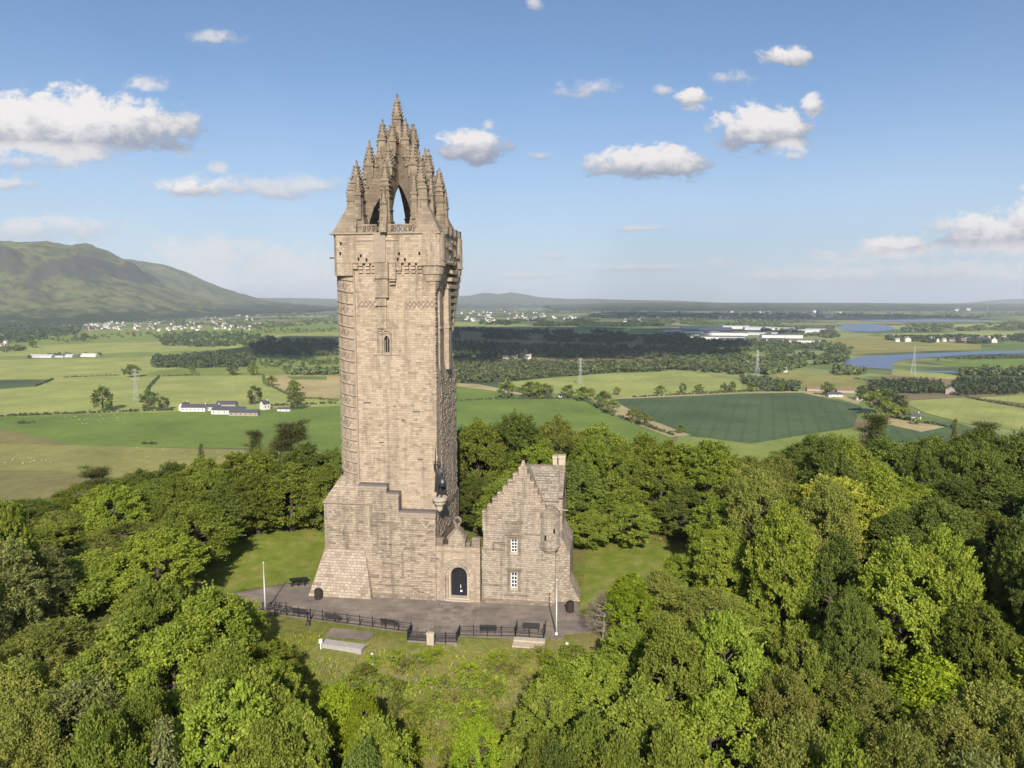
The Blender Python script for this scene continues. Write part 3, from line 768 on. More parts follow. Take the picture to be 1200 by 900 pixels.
# open crown
CX, CY = .45, .2
crown = empty('crown_spire'); crown.parent = tower
def pinnacle(cx, cy, z0, zs, zt, hw, rot=0.0):
    """square shaft, gablets, crocketed spirelet and finial"""
    b = MB(); b.box(cx - hw, cx + hw, cy - hw, cy + hw, z0, zs)
    b.box(cx - hw - .1, cx + hw + .1, cy - hw - .1, cy + hw + .1, zs - .12, zs + .1)
    H = zt - zs
    for sx, sy in ((1, 0), (-1, 0), (0, 1), (0, -1)):
        ex, ey = abs(sy), abs(sx); px, py = cx + sx * (hw + .03), cy + sy * (hw + .03)
        b.add([(px - ex * hw, py - ey * hw, zs + .1), (px + ex * hw, py + ey * hw, zs + .1), (px, py, zs + .1 + H * .26), (cx, cy, zs + .1 + H * .26)], [(0, 1, 2), (0, 2, 3), (1, 3, 2)])
    w2 = hw * .82
    b.frust((cx - w2, cx + w2, cy - w2, cy + w2), (cx - .08, cx + .08, cy - .08, cy + .08), zs + .1, zs + H * .9)
    for k in range(5):
        t = .12 + .16 * k; q = w2 * (1 - t) + .08; z = zs + .1 + H * .8 * t; e = .13 * (hw / .55)
        for sx, sy in ((1, 1), (1, -1), (-1, 1), (-1, -1)): b.frust((cx + sx * q - e, cx + sx * q + e, cy + sy * q - e, cy + sy * q + e), (cx + sx * (q + .08) - e * .8, cx + sx * (q + .08) + e * .8, cy + sy * (q + .08) - e * .8, cy + sy * (q + .08) + e * .8), z, z + e * 1.7)
    b.lathe(cx, cy, [(.05, zs + H * .86), (.17, zs + H * .9), (.17, zs + H * .93), (.07, zs + H * .955), (.12, zs + H * .975), (.02, zt)], 8)
    return b.build('pinnacle', ST_CROWN, crown)
def courses(b, cx, cy, hw, z): b.box(cx - hw, cx + hw, cy - hw, cy + hw, z, z + .17)
for k in range(8):
    a = R(45 * k); d = (math.cos(a), math.sin(a)); corner = k % 2 == 1
    q = 1.414 if corner else 1.0
    r1 = 5.75 if corner else 5.35
    top = [(r1 + 1.5, 45.5), (r1 + .9, 48.5), (r1 + .7, 50.2), (r1 - .5, 50.9), (4.65, 51.3), (4.5, 53.0), (3.35, 53.9), (3.15, 54.8), (2.7, 55.1), (2.6, 56.4), (1.5, 57.1), (1.1, 57.9), (.25, 58.0)]
    inner = [(.25, 52.5), (.75, 52.3), (1.4, 51.8), (2.2, 51.1), (3.1, 50.0), (3.9, 48.7), (4.45, 47.2), (4.65, 45.5)]
    b = MB(); b.slab(top + inner, (CX, CY), d, 1.25 if corner else .8)
    # upper tier of the rib is pierced: mouldings run along its back
    for rr, z in ((4.7, 51.25), (3.3, 53.95), (2.65, 55.1), (1.45, 57.0)):
        x, y = CX + d[0] * rr, CY + d[1] * rr; b.box(x - .6, x + .6, y - .6, y + .6, z - .1, z + .12)
    b.build('arch_rib', ST_CROWN, crown)
    x, y = CX + d[0] * r1, CY + d[1] * r1
    b = MB()
    if corner:
        lv = [(1.45, 45.5), (1.3, 46.4), (1.0, 47.9), (.95, 49.6), (.85, 50.9), (.7, 51.3)]
    else: lv = [(.78, 45.5), (.68, 46.9), (.6, 48.3), (.54, 49.9), (.5, 50.7), (.5, 51.2)]
    for (h0, z0), (h1, z1) in zip(lv[:-1], lv[1:]):
        b.frust((x - h0, x + h0, y - h0, y + h0), (x - h1 - (.04 if z0 > 47 else 0), x + h1 + .04, y - h1 - .04, y + h1 + .04), z0, z1 - .004); courses(b, x, y, h1 + .14, z1 - .16)
    if corner:
        ex = -6.2 if d[0] < 0 else 7.2; ey = -5.9 if d[1] < 0 else 5.95
        a_ = sorted((ex, x - d[0] * .6)) + sorted((ey, y - d[1] * .6)); c_ = sorted((x + d[0] * 1.5, x - d[0] * .5)) + sorted((y + d[1] * 1.4, y - d[1] * .5))
        b.frust(a_, c_, 45.53, 48.6)
        b.frust([c_[0] - .1, c_[1] + .1, c_[2] - .1, c_[3] + .1], c_, 47.55, 47.75)
    b.build('crown_pier', ST_CROWN, crown)
    pinnacle(x, y, 50.5, 51.75, 54.5 if corner else 54.0, .56 if corner else .46)
    if corner:
        for e in (-1, 1):
            qx, qy = x - d[1] * e * 1.15 + d[0] * .35, y + d[0] * e * 1.15 + d[1] * .35
            pinnacle(qx, qy, 47.2, 50.2, 52.6, .34)
    else:
        pinnacle(x + d[0] * .75, y + d[1] * .75, 46.5, 49.0, 51.0, .28)
    b = MB()
    for (ra, za), (rb, zb_) in zip(top[3:-1], top[4:]):               # crockets up the back of the rib
        for f_ in (.2, .6):
            rr, z = ra + (rb - ra) * f_, za + (zb_ - za) * f_; X_, Y_ = CX + d[0] * rr, CY + d[1] * rr
            b.frust((X_ - .22, X_ + .22, Y_ - .22, Y_ + .22), (X_ - .12, X_ + .12, Y_ - .12, Y_ + .12), z, z + .5)
    b.build('crocket', ST_CROWN, crown)
    x2, y2 = CX + d[0] * 3.95, CY + d[1] * 3.95; pinnacle(x2, y2, 52.5, 54.0 if corner else 53.6, 57.1 if corner else 56.4, .55)
    x3, y3 = CX + d[0] * 2.1, CY + d[1] * 2.1; pinnacle(x3, y3, 55.5, 57.3 if corner else 57.0, 59.9 if corner else 59.5, .48)
b = MB(); b.lathe(CX, CY, [(.5, 52.4), (1.2, 53.4), (1.3, 57.6), (.95, 58.0)], 8, a0=R(22.5), a1=R(22.5) + 2 * math.pi); b.build('lantern', ST_CROWN, crown)
pinnacle(CX, CY, 57.5, 60.1, 63.25, .55)
b = MB(); b.box(-5.5, 6.6, -5.3, 5.6, 45.3, 45.56); b.build('crown_floor', LEAD, tower)

# ------------------------------------------------------------------ bronze statue on its corner bracket
st_ = thing('statue', 'dark bronze statue of a standing swordsman on the bracket at the tower corner', 'statue', (6.85, -6.0, 13.15))
def skin_body(name, pts, edges, rad, m, parent, sub=2):
    me = bpy.data.meshes.new(name); me.from_pydata(pts, edges, []); o = bpy.data.objects.new(name, me); COL.objects.link(o)
    sk = o.modifiers.new('skin', 'SKIN'); 
    for i, r_ in enumerate(rad): me.skin_vertices[0].data[i].radius = (r_, r_) if not isinstance(r_, tuple) else r_
    me.skin_vertices[0].data[0].use_root = True
    o.modifiers.new('sub', 'SUBSURF').levels = sub; o.modifiers['sub'].render_levels = sub
    me.materials.append(m)
    if parent: o.parent = parent
    return o
pp = [(0, 0, 2.2), (0, 0, 2.75), (0, 0, 3.25), (0, 0, 3.6), (0, -.03, 3.85), (0, -.05, 4.1),
      (.2, 0, 2.0), (.24, -.08, 1.15), (.24, 0, .2), (.26, -.3, .1), (-.2, 0, 2.0), (-.26, .05, 1.15), (-.28, .1, .2), (-.32, -.2, .1),
      (.42, 0, 3.3), (.62, -.1, 2.75), (.5, -.42, 2.35), (-.42, 0, 3.3), (-.55, -.12, 3.75), (-.42, -.3, 4.35)]
ee = [(0, 1), (1, 2), (2, 3), (3, 4), (4, 5), (0, 6), (6, 7), (7, 8), (8, 9), (0, 10), (10, 11), (11, 12), (12, 13), (2, 14), (14, 15), (15, 16), (2, 17), (17, 18), (18, 19)]
skin_body('body', pp, ee, [.36, .36, .44, .17, .22, .2, .25, .19, .12, .12, .25, .19, .12, .12, .2, .15, .12, .2, .15, .12], BRONZE, st_)
b = MB(); b.add([(-.5, .12, 3.35), (.5, .12, 3.35), (.75, .4, .5), (-.75, .4, .5), (-.5, .3, 3.35), (.5, .3, 3.35), (.75, .6, .5), (-.75, .6, .5)], [(0, 1, 2, 3), (7, 6, 5, 4), (0, 4, 5, 1), (1, 5, 6, 2), (2, 6, 7, 3), (3, 7, 4, 0)]); b.build('cloak', BRONZE, st_)
b = MB(); b.tube([(-.42, -.32, 4.1), (-.4, -.3, 6.4)], [.07, .03], 6); b.tube([(-.68, -.32, 4.5), (-.16, -.32, 4.5)], .06, 6); b.build('sword', BRONZE, st_)
b = MB(); b.lathe(.5, -.5, [(.0, 1.5), (.42, 1.55), (.5, 2.0), (.3, 2.4), (0, 2.5)], 12); b.lathe(0, -.05, [(.26, 4.0), (.28, 4.15), (.2, 4.35), (.05, 4.5)], 10); b.build('shield', BRONZE, st_)
b = MB(); b.lathe(6.85, -5.95, [(.1, 11.2), (.35, 11.5), (.45, 12.0), (.7, 12.3), (.75, 12.55), (.95, 12.75), (1.0, 13.14)], 12); b.build('statue_bracket', PALE_TRIM, tower)

# ------------------------------------------------------------------ gateway wall with the door
def arc_pts(cx, zc, r, n=14): return [(cx + r * math.cos(math.pi * i / n), zc + r * math.sin(math.pi * i / n)) for i in range(n + 1)]
gate = thing('gateway_wall', 'stone wall with a round arched doorway linking the tower to the lodge', 'gateway')
DX, DZ = 9.22, 3.15
b = MB()
arch = arc_pts(DX, DZ, 1.62)          # from right to left
b.prism_y([(6.45, 0)] + [(DX - 1.62, 0)] + arch[::-1] + [(DX + 1.62, 0), (12.0, 0), (12.0, 7.0), (6.45, 7.0)], -6.5, -5.7)
b.build('wall', ST, gate)
for r0, r1, y0, y1 in ((2.28, 1.90, -6.68, -6.5), (1.895, 1.62, -6.60, -6.3), (1.62, 1.30, -6.36, -5.72), (1.297, 1.06, -6.05, -5.3)):
    b = MB(); a = arc_pts(DX, DZ, r0); c = arc_pts(DX, DZ, r1)
    b.prism_y([(DX + r0, 0)] + a + [(DX - r0, 0), (DX - r1, 0)] + c[::-1] + [(DX + r1, 0)], y0, y1); b.build('arch_moulding', TRIM if r0 > 2 else PALE_TRIM if r0 < 1.6 else ST_PALE, gate)
b = MB(); b.prism_y([(DX + 1.1, .16)] + arc_pts(DX, DZ, 1.1) + [(DX - 1.1, .16)], -5.42, -5.3); door = b.build('door', DOORM, gate)
b = MB(); b.box(DX - .03, DX + .03, -5.46, -5.42, .2, 4.2)
for k in range(3): b.box(DX - 1.0, DX + 1.0, -5.45, -5.42, .7 + k * 1.1, .78 + k * 1.1)
b.build('iron_strap', IRON, door)
b = MB(); b.tube([(DX + .12, -5.52, 1.35), (DX + .12, -5.52, 1.75)], .045, 6); b.tube([(DX + .12, -5.42, 1.4), (DX + .12, -5.55, 1.4)], .04, 6); b.box(DX + .05, DX + .3, -5.435, -5.42, .75, 1.02); b.build('door_handle', WHITE, door)
b = MB(); b.box(DX - 1.62, DX + 1.62, -6.75, -5.3, 0.0, .16); b.box(DX - 1.3, DX + 1.3, -6.3, -5.28, .16, .3); b.build('doorstep', PALE_TRIM, gate)
b = MB()
b.prism_y([(DX - 1.15, 7.0), (DX + .95, 7.0), (DX + .95, 8.1), (DX - .1, 9.5), (DX - 1.15, 8.1)], -6.62, -5.6)
b.build('gablet', ST_GREY, gate)
b = MB()
for sg in (-1, 1): b.add([(DX - .1, -6.75, 9.75), (DX - .1, -6.75, 9.4), (DX - .1 + sg * 1.2, -6.75, 7.95), (DX - .1 + sg * 1.2, -6.75, 8.3), (DX - .1, -5.5, 9.75), (DX - .1, -5.5, 9.4), (DX - .1 + sg * 1.2, -5.5, 7.95), (DX - .1 + sg * 1.2, -5.5, 8.3)], [(0, 1, 2, 3), (0, 3, 7, 4), (3, 2, 6, 7), (2, 1, 5, 6)])
b.build('gablet_coping', ST_DARK, gate)
b = MB(); b.tube([(DX - .1 + .42 * math.cos(t), -6.1, 10.2 + .45 * math.sin(t)) for t in np.linspace(-1.4, 4.3, 16)], .16, 6); b.box(DX - .4, DX + .2, -6.35, -5.85, 9.5, 9.8); b.build('scroll_finial', ST_DARK, gate)
for x0, x1, zt in ((6.5, 7.3, 7.75), (11.0, 12.0, 8.0), (10.3, 10.75, 7.4)):
    b = MB(); b.box(x0, x1, -6.5, -5.7, 7.0, zt); b.frust((x0 - .08, x1 + .08, -6.6, -5.6), (x0 + .05, x1 - .05, -6.3, -5.9), zt, zt + .25, 0); b.build('merlon', ST_DARK, gate)
b = MB(); b.box(6.45, 12.0, -6.62, -6.5, 6.35, 6.5); b.build('string_course', TRIM, gate)

# ------------------------------------------------------------------ lodge
lodge = thing('lodge_house', 'crow-stepped stone lodge with a corner turret beside the tower', 'house')
GX0, GX1, GY = 12.0, 21.25, -6.3
W1, W2 = (15.85, 6.55, 8.25), (15.85, 2.0, 4.0); ww = .78
ex = 16.24
left = [(GX0, 0), (ex, 0), (ex, W2[1]), (W2[0], W2[1]), (W2[0], W2[2]), (ex, W2[2]), (ex, W1[1]), (W1[0], W1[1]), (W1[0], W1[2]), (ex, W1[2]), (ex, 16.0)]
steps_l = [(12.35, 11.0)]
lx = [12.35 + (17.05 - 12.35) * k / 8 for k in range(9)]; lz = [11.0 + (17.0 - 11.0) * k / 8 for k in range(9)]
# left outline steps from the apex down
b = MB()
pl_ = [(ex, 15.4)]
left = [(12.2, 0), (ex, 0), (ex, W2[1]), (W2[0], W2[1]), (W2[0], W2[2]), (ex, W2[2]), (ex, W1[1]), (W1[0], W1[1]), (W1[0], W1[2]), (ex, W1[2]), (ex, 15.6), (12.4, 10.9), (12.4, 6.9), (12.2, 6.9)]
right = [(ex, 0), (GX1, 0), (GX1, 9.5), (20.6, 11.0), (17.55, 16.9), (17.2, 16.9), (ex, 15.6), (ex, W1[2]), (W1[0] + ww, W1[2]), (W1[0] + ww, W1[1]), (ex, W1[1]), (ex, W2[2]), (W2[0] + ww, W2[2]), (W2[0] + ww, W2[1]), (ex, W2[1])]
b.prism_y(left, GY, GY + .8); b.prism_y(right, GY, GY + .8)
b.build('gable_wall', ST_LODGE, lodge)
b = MB(); n = 7
for k in range(n):
    t = k / n; x = 12.3 + (16.75 - 12.3) * t; z = 10.75 + (16.35 - 10.75) * t
    b.box(x, x + 1.15, GY - .07 - .005 * k, GY + .85 + .005 * k, z - 1.5 + .004 * k, z + .72 + .06 * math.sin(k * 2.3)); 
    b.frust((x - .04, x + .6, GY - .14, GY + .92), (x + .02, x + .55, GY - .02, GY + .8), z + .78, z + .95)
for k in range(6):
    t = k / 6; x = 20.5 + (17.75 - 20.5) * t; z = 11.2 + (16.3 - 11.2) * t
    b.box(x - .85, x, GY - .072 - .005 * k, GY + .852 + .005 * k, z - 1.7 + .004 * k, z + .8)
    b.frust((x - .45, x + .04, GY - .14, GY + .92), (x - .4, x - .02, GY - .02, GY + .8), z + .8, z + .97)
b.box(16.8, 17.85, GY - .13, GY + .92, 16.0, 17.2); b.frust((16.7, 17.95, GY - .15, GY + .95), (17.0, 17.6, GY + .1, GY + .7), 17.2, 17.5); b.frust((17.05, 17.6, GY + .1, GY + .65), (17.2, 17.45, GY + .25, GY + .5), 17.5, 18.1)
b.build('crow_step', ST_GREY, lodge)
b = MB()
b.box(12.3, 21.2, GY + .8, 4.8, 0, 10.6); b.box(16.6, 21.85, -2.9, 4.8, 0, 12.4)
b.prism_y([(21.25, 0), (23.0, 0), (23.0, 6.3), (21.86, 8.4), (21.25, 8.4)], -4.9, 3.0)
b.build('wall', ST_LODGE, lodge)
b = MB()                                                              # quoins on the exposed corners
for k in range(14):
    z = 8.5 + k * .29; l = .75 if k % 2 else .4; b.box(21.9 - l, 21.92, -2.97, -2.9 + l, z, z + .27)
for k in range(26):
    z = .05 + k * .36; l = .7 if k % 2 else .42
    if z < 6.2: b.box(21.3 - l, 21.3, GY - .05, GY + l, z, z + .33)
    if z < 5.9: b.box(23.02 - l, 23.04, -4.95, -4.9 + l, z, z + .33)
b.build('quoin', ST_PALE, lodge)
b = MB(); b.frust((21.25, 24.3, -4.5, -1), (21.25, 23.0, -4.3, -1), 0, 2.6); b.build('raking_buttress', ST_LODGE, lodge)
# roofs
b = MB()
def roof_x(x0, x1, ya, za, yr, zr, th=.18):
    nrow = 9
    for k in range(nrow):
        t0, t1 = k / nrow, (k + 1) / nrow + .015
        y0, z0 = ya + (yr - ya) * t0, za + (zr - za) * t0; y1, z1 = ya + (yr - ya) * t1, za + (zr - za) * t1
        b.add([(x0, y0, z0 + .10), (x1, y0, z0 + .10), (x1, y1, z1), (x0, y1, z1), (x0, y0, z0 - .1), (x1, y0, z0 - .1), (x1, y1, z1 - .2), (x0, y1, z1 - .2)], [(0, 1, 2, 3), (4, 5, 1, 0), (7, 6, 5, 4), (3, 2, 6, 7), (0, 3, 7, 4), (1, 5, 6, 2)] if ya < yr else [(3, 2, 1, 0), (0, 1, 5, 4), (4, 5, 6, 7), (7, 6, 2, 3), (4, 7, 3, 0), (2, 6, 5, 1)])
roof_x(16.9, 21.55, -3.1, 12.4, .9, 15.9); roof_x(16.9, 21.55, 5.0, 12.4, .9, 15.9)
# front wing roof
for sx, xe, ze in ((-1, 12.75, 10.6), (1, 20.4, 10.9)):
    nrow = 9; xr, zr = 17.1, 16.35
    for k in range(nrow):
        t0, t1 = k / nrow, (k + 1) / nrow + .015
        x0, z0 = xe + (xr - xe) * t0, ze + (zr - ze) * t0; x1, z1 = xe + (xr - xe) * t1, ze + (zr - ze) * t1
        b.add([(x0, GY + .8, z0 + .1), (x0, 1, z0 + .1), (x1, 1, z1), (x1, GY + .8, z1), (x0, GY + .8, z0 - .1), (x0, 1, z0 - .1), (x1, 1, z1 - .2), (x1, GY + .8, z1 - .2)], [(0, 1, 2, 3), (4, 5, 1, 0), (7, 6, 5, 4), (3, 2, 6, 7), (0, 3, 7, 4), (1, 5, 6, 2)])
roof = b.build('roof', SLABS, lodge)
b = MB(); b.box(17.2, 20.2, .72, 1.08, 15.84, 16.05); b.build('ridge_stones', ST_DARK, roof)
b = MB(); b.prism([(21.25, -2.95), (21.95, -2.95), (21.95, 4.85), (21.25, 4.85)], 12.41, 12.7)
for k in range(8):
    t = k / 8; y = -2.95 + 3.3 * t; z = 12.5 + 3.0 * t
    for yy in (y, 1.8 - y - .7): b.box(21.4, 21.98, yy, yy + .75, 12.3, z + .55)
b.build('skew_gable', ST_LODGE, lodge)
ch = MB(); ch.box(20.45, 21.95, .35, 1.5, 14.5, 16.2); ch_o = ch.build('chimney', ST_GREY, lodge)
for x0, x1, zt in ((20.4, 20.95, 17.35), (21.15, 22.0, 17.4)):
    b = MB(); b.box(x0, x1, .35, 1.3, 16.2, zt - .3); b.box(x0 - .06, x1 + .06, .28, 1.36, zt - .3, zt); b.build('chimney_stack', PALE_TRIM, ch_o)
# corner turret
tx, ty = 20.55, -5.7
b = MB(); b.lathe(tx, ty, [(.5, 6.55), (.85, 6.75), (1.0, 7.05), (1.15, 7.1), (1.25, 7.5), (1.35, 7.55), (1.35, 7.8), (1.22, 7.85), (1.22, 11.2), (1.32, 11.25), (1.32, 11.45)], 18); tu_o = b.build('corner_turret', ST_LODGE, lodge)
b = MB(); b.lathe(tx, ty, [(1.36, 11.45), (1.25, 11.75), (.9, 12.15), (.3, 12.5), (.02, 12.55)], 18); b.build('turret_cap', ST_DARK, tu_o)
b = MB(); b.box(tx - .5, tx - .3, ty - 1.25, ty - 1.0, 8.5, 9.1); b.box(tx + .55, tx + .75, ty - 1.15, ty - .8, 9.4, 9.9); b.build('turret_slit', VOID, tu_o)
# windows
for (x, z0, z1), nr in ((W1, 4), (W2, 4)):
    b = MB(); b.box(x, x + ww, GY + .28, GY + .31, z0, z1); wo_ = b.build('window', GLASS, lodge)
    b = MB()
    for xx in (x, x + ww / 2 - .04, x + ww - .09): b.box(xx, xx + (.09 if xx != x + ww / 2 - .04 else .08), GY + .18, GY + .28, z0, z1)
    for k in range(nr + 1):
        zz = z0 + (z1 - z0 - .09) * k / nr; b.box(x + .09, x + ww - .09, GY + .2, GY + .27, zz, zz + .09)
    b.build('window_frame', WHITE, wo_)
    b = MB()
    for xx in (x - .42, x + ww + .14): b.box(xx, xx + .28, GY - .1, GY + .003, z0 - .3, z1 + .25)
    b.box(x - .5, x + ww + .5, GY - .2, GY + .003, z1 + .25, z1 + .5); b.build('window_surround', ST_DARK, wo_)  # dark stone draws the surround's faint shade as well as its stain
    b = MB(); b.box(x - .12, x + ww + .12, GY - .14, GY + .2, z0 - .22, z0 - .004); b.build('window_sill', PALE_TRIM, wo_)
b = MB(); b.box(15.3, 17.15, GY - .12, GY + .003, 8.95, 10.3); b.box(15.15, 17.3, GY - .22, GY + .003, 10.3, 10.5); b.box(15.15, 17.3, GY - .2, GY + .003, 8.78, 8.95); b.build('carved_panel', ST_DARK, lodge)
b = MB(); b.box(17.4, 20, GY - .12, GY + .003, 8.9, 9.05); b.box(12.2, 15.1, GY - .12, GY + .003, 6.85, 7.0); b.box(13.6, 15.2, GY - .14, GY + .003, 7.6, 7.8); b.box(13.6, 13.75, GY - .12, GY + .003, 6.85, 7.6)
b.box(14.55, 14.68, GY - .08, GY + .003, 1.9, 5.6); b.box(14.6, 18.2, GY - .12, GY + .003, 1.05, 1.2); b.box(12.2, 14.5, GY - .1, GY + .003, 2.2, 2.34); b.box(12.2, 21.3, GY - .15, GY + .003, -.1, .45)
b.build('string_course', ST_DARK, lodge)  # courses darkened by colour, for stain and the weak ledge shade
b = MB()
for k in range(90):
    x = rnd.uniform(12.4, 20.8); z = rnd.uniform(.6, 11); wq = rnd.uniform(.25, .7)
    if W1[0] - 1.2 < x < W1[0] + 1.3: continue
    b.box(x, min(x + wq, 21.2), GY - rnd.uniform(.02, .07), GY + .003, z, z + rnd.uniform(.14, .3))
b.build('proud_stones', ST_LODGE, lodge)
b = MB(); b.tube([(21.9, -2.6, 11.1), (22.6, -2.8, 11.15)], .07, 6); b.build('water_spout', PALE_TRIM, lodge)
# ------------------------------------------------------------------ terrace furniture
def p0(px, py, z=0.0): return on_z(px, py, z)
# lookout and bay retaining walls
lo = thing('lookout_wall', 'pale stone pier and low wall of the lookout jutting from the terrace', 'wall')
b = MB(); b.prism([(5.75, -16.0), (5.85, -17.75), (11.45, -17.5), (11.4, -15.9)], -2.2, .02); b.build('platform', M_FLAG, lo)
b = MB(); b.box(8.15, 8.95, -17.95, -17.55, -1.6, 1.0); b.box(8.08, 9.02, -18.0, -17.5, 1.0, 1.14); b.build('pier', PALE_TRIM, lo)
bw = thing('retaining_wall', 'low pale stone bay wall under the last bench of the terrace', 'wall')
b = MB(); b.box(17.6, 20.9, -17.0, -15.15, -2.4, -.25); b.build('wall', ST_PALE, bw)
b = MB(); b.box(17.5, 21.0, -17.1, -15.2, -.25, -.08); b.box(17.5, 21.0, -16.0, -15.2, -.08, .06); b.build('coping', PALE_TRIM, bw)
b = MB(); b.box(20.2, 20.75, -17.06, -16.99, -1.4, -.5); b.build('opening', VOID, bw)

def railing(pts, label, zs=0.0, bars=False, gap=1.55):
    t = thing('railing', label, 'railing', (0, 0, 0), 0, 'black iron railings along the terrace edge')
    rl = MB(); posts = []
    for (x0, y0), (x1, y1) in zip(pts[:-1], pts[1:]):
        L = math.hypot(x1 - x0, y1 - y0); n = max(1, round(L / gap))
        for z in (1.08, .62, .14): rl.bar((x0, y0, zs + z), (x1, y1, zs + z), .06)
        for i in range(n + 1):
            q = (x0 + (x1 - x0) * i / n, y0 + (y1 - y0) * i / n)
            if not posts or math.hypot(q[0] - posts[-1][0], q[1] - posts[-1][1]) > .3: posts.append(q)
        if bars:
            k = int(L / .14)
            for i in range(k): rl.bar((x0 + (x1 - x0) * i / k, y0 + (y1 - y0) * i / k, zs + .14), (x0 + (x1 - x0) * i / k, y0 + (y1 - y0) * i / k, zs + 1.08), .025)
    rl.build('rails', IRON, t)
    for x, y in posts:
        b = MB(); b.box(x - .045, x + .045, y - .045, y + .045, zs - .4, zs + 1.14); b.lathe(x, y, [(.02, zs + 1.13), (.07, zs + 1.18), (.07, zs + 1.24), (.02, zs + 1.29)], 8); b.build('post', IRON, t)
    return t
railing([(-13.4, -13.0), (5.8, -15.75)], 'long black railing in front of the three benches beside the flagpole with bicycles', gap=1.6)
railing([(5.8, -15.75), (5.9, -17.65), (8.1, -17.72)], 'black barred railing round the bicycle side of the lookout', bars=True)
railing([(9.0, -17.66), (11.35, -17.45), (11.35, -15.75)], 'black barred railing round the lodge side of the lookout', bars=True)
railing([(11.4, -15.75), (17.6, -15.1)], 'straight black railing between the lookout and the stone bay', gap=1.6)
railing([(17.6, -13.6), (17.6, -15.1), (20.8, -15.1), (20.8, -13.3)], 'short black railing enclosing the stone bay at the end of the terrace', gap=1.7)

def make_bench():
    t = empty('bench')
    b = MB()
    for k in range(5): b.frust((-.95, .95, -.33 - .024 * k, -.29 - .024 * k), (-.95, .95, -.342 - .024 * k, -.302 - .024 * k), .5 + .115 * k, .6 + .115 * k)
    b.build('backrest', BENCHM, t)
    b = MB()
    for k in range(4): b.box(-.95, .95, -.28 + .14 * k, -.16 + .14 * k, .43, .47)
    b.build('seat', BENCHM, t)
    for x in (-.8, .8):
        b = MB(); b.tube([(x, -.36, 0), (x, -.28, .42), (x, -.40, 1.05)], .035, 6); b.tube([(x, .28, 0), (x, .25, .42)], .035, 6); b.bar((x, -.28, .41), (x, .26, .41), .05); b.tube([(x, -.33, .7), (x, .2, .7), (x, .24, .43)], .025, 6); b.build('leg', IRON, t)
    return t
bproto = make_bench()
BL = [((349, 724.5), -8, 'dark slatted bench beside the bicycles'), ((388, 731), -8, 'dark slatted bench between the black bollard and the lookout'), ((454, 737.5), -8, 'dark slatted bench just before the lookout on the flagpole and bicycle side'),
      ((571, 744.5), 5, 'dark slatted bench behind the straight railing between lookout and stone bay'), ((622, 742), 3, 'dark slatted bench inside the stone bay with railing')]
bk = kids(bproto)
for i, (q, a, lb) in enumerate(BL):
    o = bproto if i == 0 else copy_tree(bproto, ch=bk)
    p = p0(*q); o.location = (p[0], p[1] + .75, .014); o.rotation_euler = (0, 0, R(a)); tag(o, lb, 'bench', 'benches along the terrace railing')

def flagpole(base, top_y, label, z=0.0):
    p = p0(*base, z); t = thing('flagpole', label, 'flagpole', tuple(p), 0, 'white flagpoles')
    q = on_t(base[0], top_y, (p - CAMP) @ FH); h = q[2] - p[2]
    b = MB(); b.lathe(0, 0, [(.085, .1), (.075, h * .5), (.05, h), (.08, h + .02), (.09, h + .09), (.03, h + .15)], 12); b.build('pole', WHITE, t, True)
    b = MB(); b.lathe(0, 0, [(.16, 0), (.16, .25), (.10, .3)], 12); b.build('collar', WHITE, t)
    return t
flagpole((311, 718), 660, 'white flagpole standing beside the parked bicycles')
flagpole((652, 744), 680, 'white flagpole in front of the corner of the lodge')
p = p0(652, 745); b = MB(); b.lathe(p[0], p[1] - .2, [(1.0, -.3), (.95, .03), (.8, .05)], 9)
tag(b.build('concrete_pad', ST_DARK), 'worn concrete pad under the flagpole near the lodge', 'pad')

# bicycles
def make_bike():
    t = empty('bicycle')
    for x in (-.52, .52):
        w_ = MB(); w_.tube([(x + .34 * math.cos(a), 0, .34 + .34 * math.sin(a)) for a in np.linspace(0, 2 * math.pi, 21)], .028, 5)
        for k in range(8): a = k * math.pi / 4; w_.tube([(x, 0, .34), (x + .33 * math.cos(a), 0, .34 + .33 * math.sin(a))], .006, 3)
        w_.build('wheel', IRON, t)
    b = MB()
    for s_, e_ in (((-.52, 0, .34), (-.05, 0, .32)), ((-.05, 0, .32), (-.2, 0, .85)), ((-.2, 0, .82), (.36, 0, .88)), ((-.05, 0, .32), (.38, 0, .8)), ((-.52, 0, .34), (-.2, 0, .82)), ((.52, 0, .34), (.36, 0, .95))): b.tube([s_, e_], .024, 6)
    b.build('frame', IRON, t)
    b = MB(); b.tube([(.36, 0, .93), (.38, 0, 1.05)], .02, 6); b.tube([(.30, -.32, 1.05), (.42, -.15, 1.07), (.42, .15, 1.07), (.30, .32, 1.05)], .025, 6); b.build('handlebar', IRON, t)
    b = MB(); b.frust((-.36, -.08, -.09, .09), (-.34, -.06, -.07, .07), .9, .97); b.tube([(-.2, 0, .8), (-.21, 0, .92)], .02, 6); b.build('saddle', IRON, t)
    b = MB(); b.lathe(0, 0, [(.09, .3), (.09, .33)], 12); b.build('crank', BRONZE, t)
    return t
bp_ = make_bike(); kk = kids(bp_)
for i, (q, a, sc, lb) in enumerate((((319, 716), 62, 1.25, 'dark bicycle leaning by the white flagpole'), ((331, 720), 48, 1.2, 'dark bicycle parked between the other bicycle and the bench'))):
    o = bp_ if i == 0 else copy_tree(bp_, ch=kk)
    p = p0(*q); o.location = (p[0], p[1], .014); o.rotation_euler = (R(6), 0, R(a)); o.scale = (sc,) * 3; tag(o, lb, 'bicycle', 'bicycles by the flagpole')

